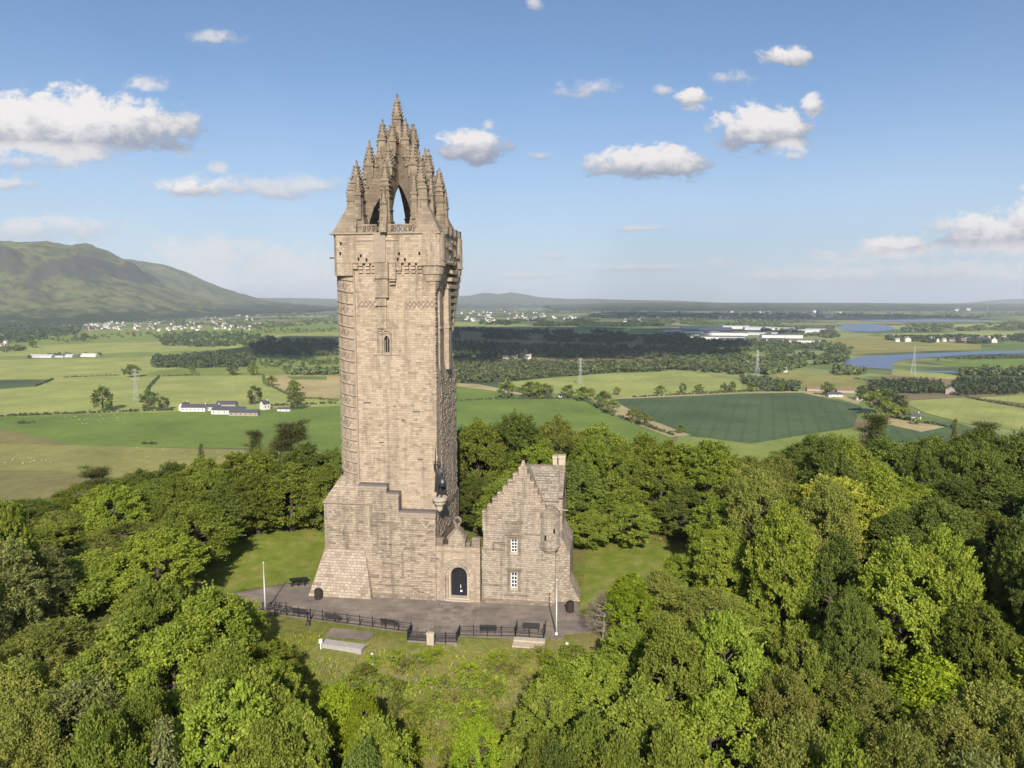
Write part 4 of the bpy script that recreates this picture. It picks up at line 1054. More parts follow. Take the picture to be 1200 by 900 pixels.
# picnic table
p = p0(350, 685); t = thing('picnic_table', 'black picnic table on the tarmac at the edge of the lawn', 'table', (p[0], p[1], .012), R(22))
for k in range(5):
    pass
b = MB()
for k in range(5): b.box(-1.15, 1.15, -.42 + .175 * k, -.26 + .175 * k, .74, .79)
b.build('table_top', IRON, t)
for y in (-.85, .6):
    b = MB(); b.box(-1.15, 1.15, y, y + .12, .44, .48); b.box(-1.15, 1.15, y + .13, y + .25, .44, .48); b.build('seat', IRON, t)
for x in (-.8, 0, .8):
    b = MB(); b.bar((x, -.75, 0), (x, -.2, .74), .09); b.bar((x, .75, 0), (x, .2, .74), .09); b.bar((x, -.85, .42), (x, .85, .42), .08); b.build('leg', IRON, t)

def make_bin():
    t = empty('litter_bin')
    b = MB(); b.lathe(0, 0, [(.33, .0), (.36, .06), (.38, .5), (.36, .92), (.40, .95), (.40, 1.02)], 18)
    for k in range(12): a = k * math.pi / 6; b.bar((.385 * math.cos(a), .385 * math.sin(a), .08), (.375 * math.cos(a), .375 * math.sin(a), .92), .05)
    b.build('body', BINM, t); b = MB(); b.lathe(0, 0, [(.40, 1.021), (.3, 1.1), (.12, 1.14), (.05, 1.15)], 18); b.build('lid', IRON, t); b = MB(); b.box(-.14, .14, -.42, -.38, .55, .8); b.build('plate', BRONZE, t)
    return t
BINM = plain_mat('bin_slats', (.05, .036, .03), .6, .3, var=.3)
bn = make_bin(); kk = kids(bn)
for i, (q, lb) in enumerate((((373, 702), 'dark barrel litter bin against the pale battered buttress'), ((668, 717), 'black litter bin beside the raking corner of the lodge'))):
    o = bn if i == 0 else copy_tree(bn, ch=kk); p = p0(*q); o.location = (p[0], p[1], .013); o.scale = (1.15, 1.15, 1.2); tag(o, lb, 'bin', 'litter bins')

p = p0(361, 732); t = thing('bollard', 'short black bollard with a splayed foot behind the long railing', 'bollard', (p[0], p[1], .013))
b = MB(); b.lathe(0, 0, [(.1, .35), (.08, 1.0), (.07, 1.2)], 12); b.build('shaft', IRON, t); b = MB(); b.lathe(0, 0, [(.3, 0), (.26, .12), (.13, .34)], 12); b.build('foot', IRON, t); b = MB(); b.box(-.11, .11, -.14, .16, 1.2, 1.42); b.build('head', IRON, t)

# concrete block on the scarp, its floodlight, and the pale rocks
zt = 0.0
for _ in range(15): p = on_z(400, 757, zt); zb = hill_z(p[0], p[1]); zt = zb + .5
t = thing('concrete_tank', 'long grey concrete block half sunk in the grass below the terrace', 'concrete block', (p[0], p[1], 0), R(-7))
b = MB(); b.frust((-2.3, 2.3, -.15, .95), (-2.35, 2.35, 0, .95), zb - 2.2, zt - .15); b.build('body', CONC, t); b = MB(); b.box(-2.45, 2.45, -.08, 1.05, zt - .15, zt); b.build('lid', CONC, t)
p = on_z(376, 761, zt - .6); t = thing('floodlight', 'white floodlight on a short post at the end of the concrete block', 'light', (p[0], p[1], hill_z(p[0], p[1]) - .1))
b = MB(); b.tube([(0, 0, 0), (0, 0, .7)], .07, 8); b.build('post', WHITE, t); b = MB(); b.lathe(0, 0, [(.1, .7), (.22, .78), (.22, 1.1), (.12, 1.2)], 12); b.build('lamp_head', WHITE, t)
ROCK = plain_mat('pale_rock', (.62, .60, .56), .9, .1, var=.15)
for (px, py, r_, lb) in ((437, 779, .28, 'small white rock on the grass below the long railing'), (567, 791, .3, 'larger pale rock on the bare scarp below the lookout'), (436, 767, .16, 'tiny white rock just above the other white rock'), (664, 755 , .2, 'pale stone beside the flagpole base')):
    z = -1.0
    for _ in range(12): q = on_z(px, py, z); z = hill_z(q[0], q[1])
    b = MB(); ic = [(math.cos(a) * math.cos(e), math.sin(a) * math.cos(e), math.sin(e)) for e in (-1.2, -.4, .4, 1.2) for a in np.linspace(0, 6.28, 8)[:-1]]
    b.add([tuple(np.array(c) * r_ * random.uniform(.75, 1.2) + np.array((q[0], q[1], z + r_ * .35))) for c in ic], [(j * 7 + i, j * 7 + (i + 1) % 7, (j + 1) * 7 + (i + 1) % 7, (j + 1) * 7 + i) for j in range(3) for i in range(7)] + [tuple(range(6, -1, -1)), tuple(range(21, 28))])
    tag(b.build('rock', ROCK), lb, 'rock', 'pale rocks on the scarp')
# ------------------------------------------------------------------ trees near the monument
def leaf_mat(name, stops, trans=.42, rough=.6):
    m = bpy.data.materials.new(name); m.use_nodes = True; m.node_tree.nodes.clear(); T = NT(m.node_tree)
    at = T.n('ShaderNodeAttribute', attribute_name='tint'); oi = T.n('ShaderNodeObjectInfo')
    f = T.m('ADD', T.m('MULTIPLY', at.outputs['Fac'], .72), T.m('MULTIPLY', oi.outputs['Random'], .28))
    c = T.ramp(f, stops)
    hv = T.n('ShaderNodeHueSaturation'); T.set(hv.inputs['Color'], c)
    T.set(hv.inputs['Hue'], T.m('MULTIPLY_ADD', oi.outputs['Random'], .028, .486)); 
    T.set(hv.inputs['Value'], T.m('MULTIPLY_ADD', T.m('FRACT', T.m('MULTIPLY', oi.outputs['Random'], 7.3)), .45, .8))
    b = T.n('ShaderNodeBsdfPrincipled'); b.inputs['Roughness'].default_value = rough; b.inputs['Specular IOR Level'].default_value = .22
    T.set(b.inputs['Base Color'], hv.outputs[0])
    tr = T.n('ShaderNodeBsdfTranslucent'); T.set(tr.inputs[0], T.mix(.5, hv.outputs[0], (.16, .20, .01, 1)))
    mx = T.n('ShaderNodeMixShader'); mx.inputs[0].default_value = trans
    T.set(mx.inputs[1], b.outputs[0]); T.set(mx.inputs[2], tr.outputs[0])
    out = T.n('ShaderNodeOutputMaterial'); T.set(out.inputs[0], mx.outputs[0]); return m
LM = {
 'bright': leaf_mat('bright_leaves', [(0, (0.149, 0.196, 0.028)), (.45, (0.256, 0.332, 0.040)), (1, (0.435, 0.472, 0.063))]),
 'mid': leaf_mat('green_leaves', [(0, (0.143, 0.181, 0.033)), (.5, (0.233, 0.291, 0.042)), (1, (0.408, 0.426, 0.068))]),
 'dark': leaf_mat('dark_leaves', [(0, (0.085, 0.123, 0.026)), (.5, (0.149, 0.196, 0.038)), (1, (0.265, 0.298, 0.059))]),
 'olive': leaf_mat('olive_leaves', [(0, (0.166, 0.194, 0.040)), (.5, (0.270, 0.289, 0.060)), (1, (0.415, 0.389, 0.084))]),
 'grey': leaf_mat('grey_green_leaves', [(0, (0.152, 0.177, 0.053)), (.5, (0.244, 0.272, 0.085)), (1, (0.367, 0.367, 0.121))]),
 'lime': leaf_mat('yellow_green_leaves', [(0, (0.162, 0.231, 0.017)), (.5, (0.286, 0.385, 0.023)), (1, (0.457, 0.522, 0.042))]),
 'gold': leaf_mat('golden_green_leaves', [(0, (0.207, 0.235, 0.029)), (.5, (0.361, 0.367, 0.045)), (1, (0.531, 0.494, 0.076))]),
 'needle': leaf_mat('needles', [(0, (0.094, 0.121, 0.044)), (.5, (0.158, 0.177, 0.060)), (1, (0.281, 0.257, 0.085))], trans=.1),
 'twig': leaf_mat('bare_twigs', [(0, (0.152, 0.120, 0.088)), (.5, (0.251, 0.199, 0.145)), (1, (0.304, 0.268, 0.123))], trans=.1),
}
BARK = plain_mat('bark', (.10, .08, .062), .95, .05, var=.45, sc=2)
BARKP = plain_mat('pale_bark', (.30, .27, .22), .9, .05, var=.4, sc=2)

def leaf_mesh(name, c, ax, nm, ln, wd, tint, m):
    """many small folded leaves: centres c, long axes ax, normals nm"""
    n = len(c)
    ax = ax / (np.linalg.norm(ax, axis=1, keepdims=True) + 1e-9)
    b = np.cross(nm, ax); b /= (np.linalg.norm(b, axis=1, keepdims=True) + 1e-9)
    nn = np.cross(ax, b)
    l = ln[:, None] / 2; w_ = wd[:, None] / 2
    v = np.empty((n, 4, 3), np.float32)
    v[:, 0] = c - ax * l; v[:, 1] = c + b * w_ + nn * w_ * .35; v[:, 2] = c + ax * l; v[:, 3] = c - b * w_ + nn * w_ * .35
    me = bpy.data.meshes.new(name); me.vertices.add(4 * n); me.vertices.foreach_set('co', v.ravel())
    me.loops.add(4 * n); me.loops.foreach_set('vertex_index', np.arange(4 * n, dtype=np.int32))
    me.polygons.add(n); me.polygons.foreach_set('loop_start', np.arange(0, 4 * n, 4, dtype=np.int32))
    at = me.attributes.new('tint', 'FLOAT', 'FACE'); at.data.foreach_set('value', np.clip(tint, 0, 1).astype(np.float32))
    me.materials.append(m); me.update(calc_edges=True); return me

def unit(a): return a / (np.linalg.norm(a, axis=-1, keepdims=True) + 1e-9)
def proto(kind, seed, H, Rr, leafm, base=.12, nclump=95, nleaf=230, cl=1.25, ln=.34, wd=.2, open_=.0, top=.8, flat=.7, bark=None, droop=0.0, spike=.55):
    """trunk and limbs + crown of leafy sprays gathered in boughs, with gaps between them"""
    if H > 5: nclump, nleaf, ln, wd, cl = int(nclump * 1.35), int(nleaf * 1.15), ln * .8, wd * .78, cl * .88
    g = np.random.default_rng(seed)
    lob = unit(g.normal(size=(7, 3))); la = g.uniform(-.22, .32, 7)
    cen = np.array([0, 0, H * (base + (1 - base) * .48)]); half = H * (1 - base) * .52
    d = unit(g.normal(size=(nclump, 3))); d[:, 2] = np.abs(d[:, 2]) * g.choice([1, 1, 1, -1, -.6], nclump)
    d = unit(d)
    lum = 1 + (np.maximum(0, d @ lob.T) ** 3 * la).sum(1)
    rad = g.uniform(.35 + .25 * (1 - open_), 1, nclump) ** .55
    rh = np.where(d[:, 2] > 0, 1 - top * .35 * d[:, 2], 1.0)
    C = cen + d * np.stack([Rr * rh * lum, Rr * rh * lum, half * np.where(lum > 1, 1, lum)], 1) * rad[:, None] * .86
    cs, nl = [], []
    P, A, Nn, Tt, L = [], [], [], [], []
    for i in range(nclump):
        r_ = cl * g.uniform(.6, 1.25); k = max(8, int(nleaf * (r_ / cl) ** 1.6)); q = int(g.uniform(7, 12))
        out = unit(C[i] - cen + np.array([0, 0, .25 * half]))
        tw = unit(out * 1.0 + g.normal(size=(q, 3)) * .75 + np.array([0, 0, .25 - droop]))
        tl = r_ * g.uniform(.7, 1.35, q)
        j = g.integers(0, q, k); s = g.uniform(.0, 1, k) ** .75
        pos = C[i] + tw[j] * (tl[j] * s)[:, None] * np.array([1, 1, flat + .25]) + g.normal(size=(k, 3)) * (r_ * (.23 - .13 * s))[:, None] * np.array([1, 1, flat])
        pos[:, 2] -= droop * s * s * r_
        P.append(pos); A.append(tw[j] * spike + g.normal(size=(k, 3)) * .6)
        Nn.append(unit(out * .55 + np.array([0, 0, .55]) + g.normal(size=(k, 3)) * .6))
        Tt.append(np.full(k, g.uniform(.2, .75)) + g.normal(size=k) * .14 + .12 * s)
        L.append(np.full(k, g.uniform(.85, 1.15)))
    P = np.concatenate(P); A = np.concatenate(A); Nn = np.concatenate(Nn); Tt = np.concatenate(Tt); L = np.concatenate(L)
    sz = L * g.uniform(.7, 1.3, len(P))
    crown = leaf_mesh('crown', P, A, Nn, ln * sz, wd * sz, Tt, leafm)
    t = MB(); rt = H * .021 + .06
    lean = g.normal(size=2) * .03 * H
    tp = [(0, 0, -2.5), (0, 0, 0), (lean[0] * .3, lean[1] * .3, H * .3), (lean[0] * .7, lean[1] * .7, H * .58), (lean[0], lean[1], H * .85)]
    t.tube(tp, [rt * 1.5, rt * 1.2, rt * .85, rt * .5, rt * .12], 8)
    for i in g.choice(nclump, min(nclump, 26), replace=False):
        z = min(H * .8, max(H * base * .8, C[i][2] - g.uniform(.15, .4) * np.hypot(*C[i][:2]) - .5)); f = z / H
        s0 = np.array([lean[0] * f, lean[1] * f, z]); md = (s0 * .45 + C[i] * .55) + g.normal(size=3) * .2
        t.tube([s0, md, C[i]], [rt * .45 * (1 - f * .5), rt * .26, rt * .07], 5)
    tm = t.build('trunk', bark or BARK); tme = tm.data; bpy.data.objects.remove(tm)
    return tme, crown, H, Rr
def pine_proto(seed, H, Rr, n_l=34, sparse=1.0):
    g = np.random.default_rng(seed); P, A, Nn, Tt = [], [], [], []; t = MB(); rt = .22
    bend = g.normal(size=2) * .8
    ctr = lambda z: np.array([bend[0] * (z / H) ** 2, bend[1] * (z / H) ** 2, z])
    t.tube([(0, 0, -2.5)] + [tuple(ctr(H * f)) for f in (0, .3, .6, .8, .98)], [.3, .26, .2, .15, .09, .03], 7)
    for i in range(n_l):
        z = H * g.uniform(.38, .98); c0 = ctr(z); a = g.uniform(0, 6.28); l = Rr * g.uniform(.45, 1) * (1.1 - .65 * (z / H - .38) / .62)
        dr = np.array([math.cos(a), math.sin(a), g.uniform(-.05, .3)]); e = c0 + dr * l
        t.tube([c0, (c0 + e) / 2 + (0, 0, -.1), e], [.09, .06, .02], 4)
        for q in range(int(5 * sparse) + 1):
            cc = c0 + dr * l * g.uniform(.4, 1.05) + g.normal(size=3) * (.4, .4, .12)
            k = 75; o = g.normal(size=(k, 3)) * (.5, .5, .16); P.append(cc + o); A.append(o + np.array([0, 0, .3]) + dr * .4); Nn.append(np.tile([0, 0, 1.0], (k, 1)) + g.normal(size=(k, 3)) * .6); Tt.append(g.uniform(.2, .7) + g.normal(size=k) * .15)
    P = np.concatenate(P); n = len(P)
    cr = leaf_mesh('crown', P, np.concatenate(A), np.concatenate(Nn), g.uniform(.25, .45, n), g.uniform(.06, .11, n), np.concatenate(Tt), LM['needle'])
    o = t.build('trunk', BARK); me = o.data; bpy.data.objects.remove(o); return me, cr, H, Rr
def spruce_proto(seed, H, Rr):
    g = np.random.default_rng(seed); P, A, Nn, Tt = [], [], [], []; t = MB()
    t.tube([(0, 0, -2.5), (0, 0, 0), (0, 0, H * .5), (0, 0, H)], [.22, .2, .12, .02], 7)
    z = H * .1
    while z < H * .98:
        f = 1 - z / H; nb = 6
        for i in range(nb):
            a = g.uniform(0, 6.28); l = Rr * (f ** .8) * g.uniform(.6, 1.1) + .15; dr = np.array([math.cos(a), math.sin(a), -.18])
            k = int(26 + 60 * l / Rr); s = g.uniform(.1, 1, k); o = g.normal(size=(k, 3)) * np.array([.2, .2, .09])
            p = np.array([0, 0, z]) + dr * (l * s)[:, None] + o; p[:, 2] -= .25 * s * s * l - .1
            P.append(p); A.append(dr * .8 + g.normal(size=(k, 3)) * .5); Nn.append(np.tile([0, 0, 1.], (k, 1)) + g.normal(size=(k, 3)) * .5); Tt.append(g.uniform(.2, .7) + g.normal(size=k) * .15 + .1 * s)
        z += H * .034
    P = np.concatenate(P); n = len(P)
    cr = leaf_mesh('crown', P, np.concatenate(A), np.concatenate(Nn), g.uniform(.28, .5, n), g.uniform(.09, .16, n), np.concatenate(Tt), LM['needle'])
    o = t.build('trunk', BARK); me = o.data; bpy.data.objects.remove(o); return me, cr, H, Rr

PR = {}
PR['bright'] = [proto('b', 11, 12, 4.6, LM['bright'], nclump=120, nleaf=260), proto('b', 12, 12, 4.0, LM['bright'], nclump=105, nleaf=260, base=.08, cl=1.15), proto('b', 13, 12, 5.0, LM['bright'], nclump=125, nleaf=260, cl=1.35, droop=.15)]
PR['mid'] = [proto('m', 21, 12, 4.8, LM['mid'], nclump=125, nleaf=270, ln=.32), proto('m', 22, 12, 4.2, LM['mid'], nclump=110, nleaf=260, base=.08, cl=1.2), proto('m', 23, 12, 5.2, LM['mid'], nclump=120, nleaf=280, cl=1.45, open_=.4)]
PR['dark'] = [proto('d', 31, 12, 5.0, LM['dark'], nclump=130, nleaf=270, cl=1.3, ln=.3), proto('d', 32, 12, 4.3, LM['dark'], nclump=110, nleaf=270, base=.08, ln=.3)]
PR['olive'] = [proto('o', 41, 12, 4.6, LM['olive'], nclump=105, nleaf=210, open_=.6, ln=.3, wd=.16), proto('o', 42, 12, 4.9, LM['olive'], nclump=120, nleaf=200, open_=.5, cl=1.4, ln=.3, wd=.16)]
PR['grey'] = [proto('g', 51, 12, 4.0, LM['grey'], nclump=100, nleaf=200, droop=.5, ln=.36, wd=.13, bark=BARKP, spike=1.0), proto('g', 52, 12, 3.4, LM['grey'], nclump=85, nleaf=200, droop=.35, ln=.36, wd=.13, open_=.5, bark=BARKP, spike=.9)]
PR['lime'] = [proto('l', 61, 12, 4.4, LM['lime'], nclump=110, nleaf=260, base=.1), proto('l', 62, 12, 3.6, LM['lime'], nclump=95, nleaf=250, base=.08)]
PR['gold'] = [proto('y', 71, 12, 5.2, LM['gold'], nclump=170, nleaf=230, cl=1.15, base=.12, spike=1.2, flat=.5)]
PR['birch'] = [proto('h', 81, 12, 2.0, LM['grey'], nclump=60, nleaf=150, cl=.95, droop=.5, ln=.28, wd=.12, open_=.6, base=.2, bark=BARKP, top=1.2)]
PR['pine'] = [pine_proto(91, 12, 4.0), pine_proto(92, 12, 3.2, 26, .8)]
PR['spruce'] = [spruce_proto(95, 12, 2.4), spruce_proto(96, 12, 3.6)]
PR['twig'] = [proto('t', 97, 12, 5.0, LM['twig'], nclump=110, nleaf=90, open_=.8, ln=.5, wd=.035, base=.05, spike=1.8, bark=BARKP)]
PR['plain_a'] = [proto('p1', 111, 4.9, 2.2, LM['mid'], nclump=34, nleaf=90, cl=.75, ln=.34, wd=.24, base=.12, open_=.7), proto('p2', 112, 4.9, 2.5, LM['mid'], nclump=38, nleaf=80, cl=.7, ln=.34, wd=.24, base=.08, open_=.8), proto('p3', 113, 4.9, 1.9, LM['dark'], nclump=30, nleaf=90, cl=.8, ln=.34, wd=.24, base=.1, open_=.5)]
PR['bush_b'] = [proto('b1', 101, 2, 1.3, LM['bright'], nclump=26, nleaf=55, cl=.5, ln=.2, wd=.12, base=-.1)]; PR['bush_m'] = [proto('b2', 102, 2, 1.3, LM['mid'], nclump=26, nleaf=55, cl=.5, ln=.2, wd=.12, base=-.1)]
PR['bush_o'] = [proto('b3', 103, 2, 1.4, LM['olive'], nclump=24, nleaf=50, cl=.55, ln=.22, wd=.10, base=-.1, open_=.6)]; PR['bush_l'] = [proto('b4', 104, 2, 1.2, LM['lime'], nclump=22, nleaf=50, cl=.5, ln=.2, wd=.12, base=-.1)]
NAME = {'pine': 'pine_tree', 'spruce': 'conifer_tree', 'birch': 'birch_tree', 'twig': 'bare_shrub'}
DESC = {'bright': 'bright green leafy tree', 'mid': 'mid green rounded tree', 'dark': 'dark green dense tree', 'olive': 'olive brown loose tree', 'grey': 'grey green feathery tree', 'lime': 'yellow green leafy tree',
        'gold': 'golden green spreading tree', 'birch': 'thin pale birch', 'pine': 'gaunt open pine', 'spruce': 'pointed conifer', 'twig': 'brown twiggy bush', 'bush_b': 'bright green bush', 'bush_m': 'mid green bush', 'bush_o': 'olive brown bush', 'bush_l': 'yellow green bush'}
TREES = []                                                        # (kind, x, y, ground, height, radius, label or None)
def plant(kind, x, y, zg, h, r, label=None, group=None):
    TREES.append([kind, x, y, zg, h, r, label, group])
def by_px(px, py, t, r, kind, label=None):
    q = on_t(px, py, t); zg = hill_z(q[0], q[1]); h = q[2] - zg
    plant(kind, q[0], q[1], zg, max(1.2, h), r * (.88 if t < 84 and kind != 'twig' else 1), label)
for a in [
 (110, 549, 118, 3.6, 'pine', 'low bent pine sticking out of the wood far from the tower'), (235, 518, 128, 2.0, 'spruce', 'slim dark conifer tip standing alone on the skyline of the wood'), (288, 503, 130, 2.8, 'pine'), (338, 496, 126, 4.6, 'pine', 'broad open pine topping the skyline beside the tower'), (318, 512, 124, 3.0, 'pine'),
 (20, 585, 126, 5.5, 'dark'), (60, 592, 128, 5, 'dark'), (95, 566, 122, 5.2, 'mid'), (140, 558, 120, 5, 'bright'), (170, 552, 122, 5, 'dark'), (205, 540, 124, 5.5, 'dark'), (240, 536, 124, 5.2, 'mid'), (275, 532, 120, 5.4, 'mid'), (305, 528, 122, 5, 'mid'), (355, 520, 118, 5.4, 'dark'), (388, 528, 124, 4.6, 'dark'), (378, 545, 112, 4.4, 'mid'), (340, 545, 112, 5, 'mid'), (300, 555, 110, 5, 'mid'), (265, 565, 108, 4.6, 'dark'),
 (150, 612, 96, 6.4, 'olive'), (60, 612, 100, 6, 'mid'), (225, 590, 99, 6, 'mid'), (180, 618, 86, 5.4, 'bright', 'tall bright green tree rising in the middle of the wooded slope'), (105, 650, 84, 6, 'mid'), (25, 640, 88, 5.8, 'grey'), (70, 600, 106, 5, 'olive'),
 (240, 690, 68, 5.2, 'bright', 'big bright green tree with fans of leaves below the flagpole'), (268, 700, 74, 4.2, 'bright'), (322, 772, 62, 3.0, 'bright', 'bright green tree reaching up toward the bicycles'), (200, 730, 62, 5.6, 'bright'), (130, 740, 62, 5.8, 'mid'), (50, 730, 68, 5.4, 'olive'), (300, 790, 56, 4.2, 'mid'), (255, 800, 53, 4.6, 'bright'), (95, 790, 56, 5.6, 'grey'), (190, 835, 50, 3.4, 'spruce', 'grey green conifer at the bottom edge of the wooded slope'), (30, 820, 52, 4.4, 'olive'), (310, 850, 50, 4, 'mid'), (170, 690, 74, 5, 'mid'), (120, 830, 49, 3.8, 'mid'), (20, 770, 58, 4.4, 'olive'), (352, 825, 53, 3.2, 'mid'),
 (398, 800, 60, 2.6, 'lime', 'vivid yellow green tree below the concrete block'), (425, 808, 59, 2.2, 'lime'), (445, 840, 53, 3.2, 'bright'), (560, 838, 55, 2.8, 'lime', 'vivid yellow green bush below the bare scarp'), (640, 800, 60, 3.0, 'mid'), (655, 775, 63, 4.0, 'bright'), (700, 770, 62, 3.8, 'bright'), (640, 862, 50, 3.0, 'mid'), (690, 840, 52, 4.4, 'mid'), (655, 865, 49, 3.4, 'dark'), (420, 868, 50, 3, 'dark'),
 (738, 672, 76, 3.0, 'lime', 'vivid yellow green tree at the corner of the lawn beside the lodge'), (708, 690, 77, 2.6, 'twig', 'brown twiggy bush beside the litter bin and lodge'), (775, 668, 78, 3.6, 'olive'), (740, 735, 68, 4.6, 'bright'), (785, 720, 68, 4.4, 'mid'), (830, 690, 74, 4.6, 'olive'), (800, 650, 86, 3.2, 'bright'),
 (848, 585, 100, 2.2, 'birch', 'tall thin birch with pale trunk behind the lawn by the lodge'), (880, 545, 108, 5.2, 'olive', 'tall olive brown tree behind the thin birch'), (915, 540, 110, 5.0, 'olive'), (830, 512, 124, 6, 'bright', 'bright green domed tree behind the lawn by the lodge'), (785, 516, 128, 5.2, 'bright'), (750, 508, 130, 5.2, 'mid'), (705, 498, 134, 5.8, 'mid'), (655, 488, 134, 5.0, 'olive'), (605, 486, 128, 6, 'dark'), (562, 492, 124, 5.2, 'mid'), (680, 540, 116, 5, 'dark'), (720, 560, 112, 5, 'mid'), (770, 548, 114, 5, 'mid'), (640, 548, 114, 4.6, 'mid'), (590, 560, 110, 4.4, 'mid'), (690, 600, 106, 3.6, 'mid'), (740, 590, 107, 4.2, 'mid'), (555, 560, 114, 4, 'dark'), (800, 570, 110, 4, 'dark'), (545, 500, 132, 4.6, 'dark'), (630, 515, 124, 4.6, 'bright'), (615, 570, 108, 3.8, 'bright'),
 (985, 558, 95, 7.4, 'gold', 'largest golden green spreading tree in the middle of the wood beyond the lodge'), (1012, 482, 140, 4.6, 'pine', 'ragged pine crowning the skyline of the wood beyond the lodge'), (1120, 488, 138, 2.4, 'spruce'), (1140, 495, 136, 4.2, 'pine'), (960, 510, 134, 6, 'dark'), (1045, 512, 130, 6.4, 'dark'), (1090, 512, 128, 6.4, 'dark'), (1150, 503, 128, 6.6, 'dark'), (1195, 510, 122, 6, 'dark'), (935, 525, 126, 5, 'dark'), (1000, 515, 122, 5.4, 'mid'), (1060, 560, 112, 5.8, 'bright'), (1120, 560, 110, 6.4, 'dark'), (1190, 560, 106, 6, 'dark'), (1145, 598, 98, 6.8, 'mid', 'wide mid green tree standing clear in the dark end of the wood'), (1050, 620, 98, 5, 'dark'),
 (1065, 682, 80, 4.8, 'olive', 'loose olive tree with bare pale twigs in the wood beyond the lodge'), (995, 700, 78, 4.2, 'dark'), (905, 655, 84, 5.6, 'bright'), (890, 745, 67, 3.2, 'bright'), (905, 782, 61, 2.0, 'lime', 'narrow yellow green tree draped in leaves like a column'), (860, 700, 76, 4.6, 'mid'), (1130, 700, 78, 5.2, 'bright'), (1190, 670, 84, 5.4, 'dark'), (1095, 775, 62, 4.6, 'lime'), (1165, 800, 57, 5, 'olive'), (1010, 790, 60, 5, 'olive'), (930, 840, 51, 4.2, 'olive'), (835, 815, 55, 4.8, 'bright'), (760, 800, 56, 4.6, 'mid'), (1060, 850, 50, 4.4, 'olive'), (985, 870, 47, 3.4, 'bright'), (1150, 870, 48, 4.2, 'grey'), (790, 860, 49, 3.8, 'mid'), (960, 740, 70, 4.6, 'mid'), (1180, 745, 68, 5, 'mid'), (720, 860, 48, 3.4, 'mid'),
 (600, 470 + 25, 136, 4.4, 'olive'),
]: by_px(*a)
SKY_X = [-200, 0, 30, 60, 100, 150, 200, 235, 270, 300, 335, 360, 395, 533, 560, 600, 640, 700, 740, 780, 820, 860, 900, 950, 980, 1010, 1040, 1080, 1130, 1200, 1400]
SKY_Y = [570, 580, 574, 590, 560, 562, 548, 540, 534, 530, 528, 528, 534, 508, 494, 490, 492, 500, 512, 522, 510, 524, 528, 514, 502, 500, 508, 514, 504, 508, 508]
FG_X = [-200, 0, 150, 230, 270, 300, 320, 345, 375, 400, 440, 500, 560, 620, 690, 708, 722, 760, 800, 850, 900, 1000, 1400]
FG_Y = [560, 565, 600, 640, 700, 730, 760, 785, 806, 820, 830, 905, 905, 840, 775, 735, 705, 680, 655, 600, 560, 520, 508]
rg = random.Random(21)
def blocked(x, y):
    return -30 < x < 41 and -19.5 < y < (13.5 if x < -8 else 20) or -12 < x < 14 and -12 < y < 15
placed = [(t[1], t[2], t[5]) for t in TREES]; zone = [(proj((t[1], t[2], t[3] + t[4] * .7)), t[0]) for t in TREES if t[0] in ('bright', 'mid', 'dark', 'olive', 'grey')]
n_try = 0
while n_try < 5200:
    n_try += 1
    t = rg.uniform(44, 158); s = rg.uniform(-1, 1) * (t * .78 + 10); x, y = xy(s, t)
    if blocked(x, y) or (x < 40 and x > -30 and -27 < y < 0): continue
    r = rg.uniform(3.6, 5.4) if t > 84 else rg.uniform(2.8, 4.5)
    if t > 144: continue
    if any((x - a) ** 2 + (y - b_) ** 2 < ((.74 if t > 84 else .66) * (r + c)) ** 2 for a, b_, c in placed): continue
    zg = hill_z(x, y); h = rg.uniform(10.5, 16) + (2 if t > 105 else 0)
    px, _ = proj((x, y, zg + h))
    lim = np.interp(px, FG_X, FG_Y) if t < 88 else np.interp(px, SKY_X, SKY_Y)
    while h > 3.5 and proj((x, y, zg + h))[1] < lim + 8: h -= .5
    if h < 4.5: continue
    px, py = proj((x, y, zg + h * .7))
    k = min(zone, key=lambda q: (q[0][0] - px) ** 2 + (q[0][1] - py) ** 2)[1] if rg.random() < .72 else rg.choice(['bright', 'mid', 'mid', 'bright', 'olive', 'dark'])
    r = min(r, h * .5); placed.append((x, y, r)); plant(k, x, y, zg, h, r)
# low bushes scattered on the scarp below the railing
for i in range(165):
    px = rg.uniform(385, 700); py = rg.uniform(762, 905)
    z = -2.0
    for _ in range(10): q = on_z(px, py, z); z = hill_z(q[0], q[1])
    if any((q[0] - a) ** 2 + (q[1] - b_) ** 2 < 1.3 for a, b_, c in placed): continue
    placed.append((q[0], q[1], 1)); plant(rg.choice(['bush_b', 'bush_m', 'bush_o', 'bush_l', 'bush_o', 'bush_b', 'bush_b']), q[0], q[1], z - .1, rg.uniform(.6, 1.2) + max(0, py - 770) * .008, rg.uniform(.8, 1.6), None, 'bush')
ORD = ['first', 'second', 'third', 'fourth', 'fifth', 'sixth', 'seventh', 'eighth', 'ninth', 'tenth', 'eleventh', 'twelfth', 'thirteenth', 'fourteenth', 'fifteenth', 'sixteenth', 'seventeenth', 'eighteenth', 'nineteenth', 'twentieth']
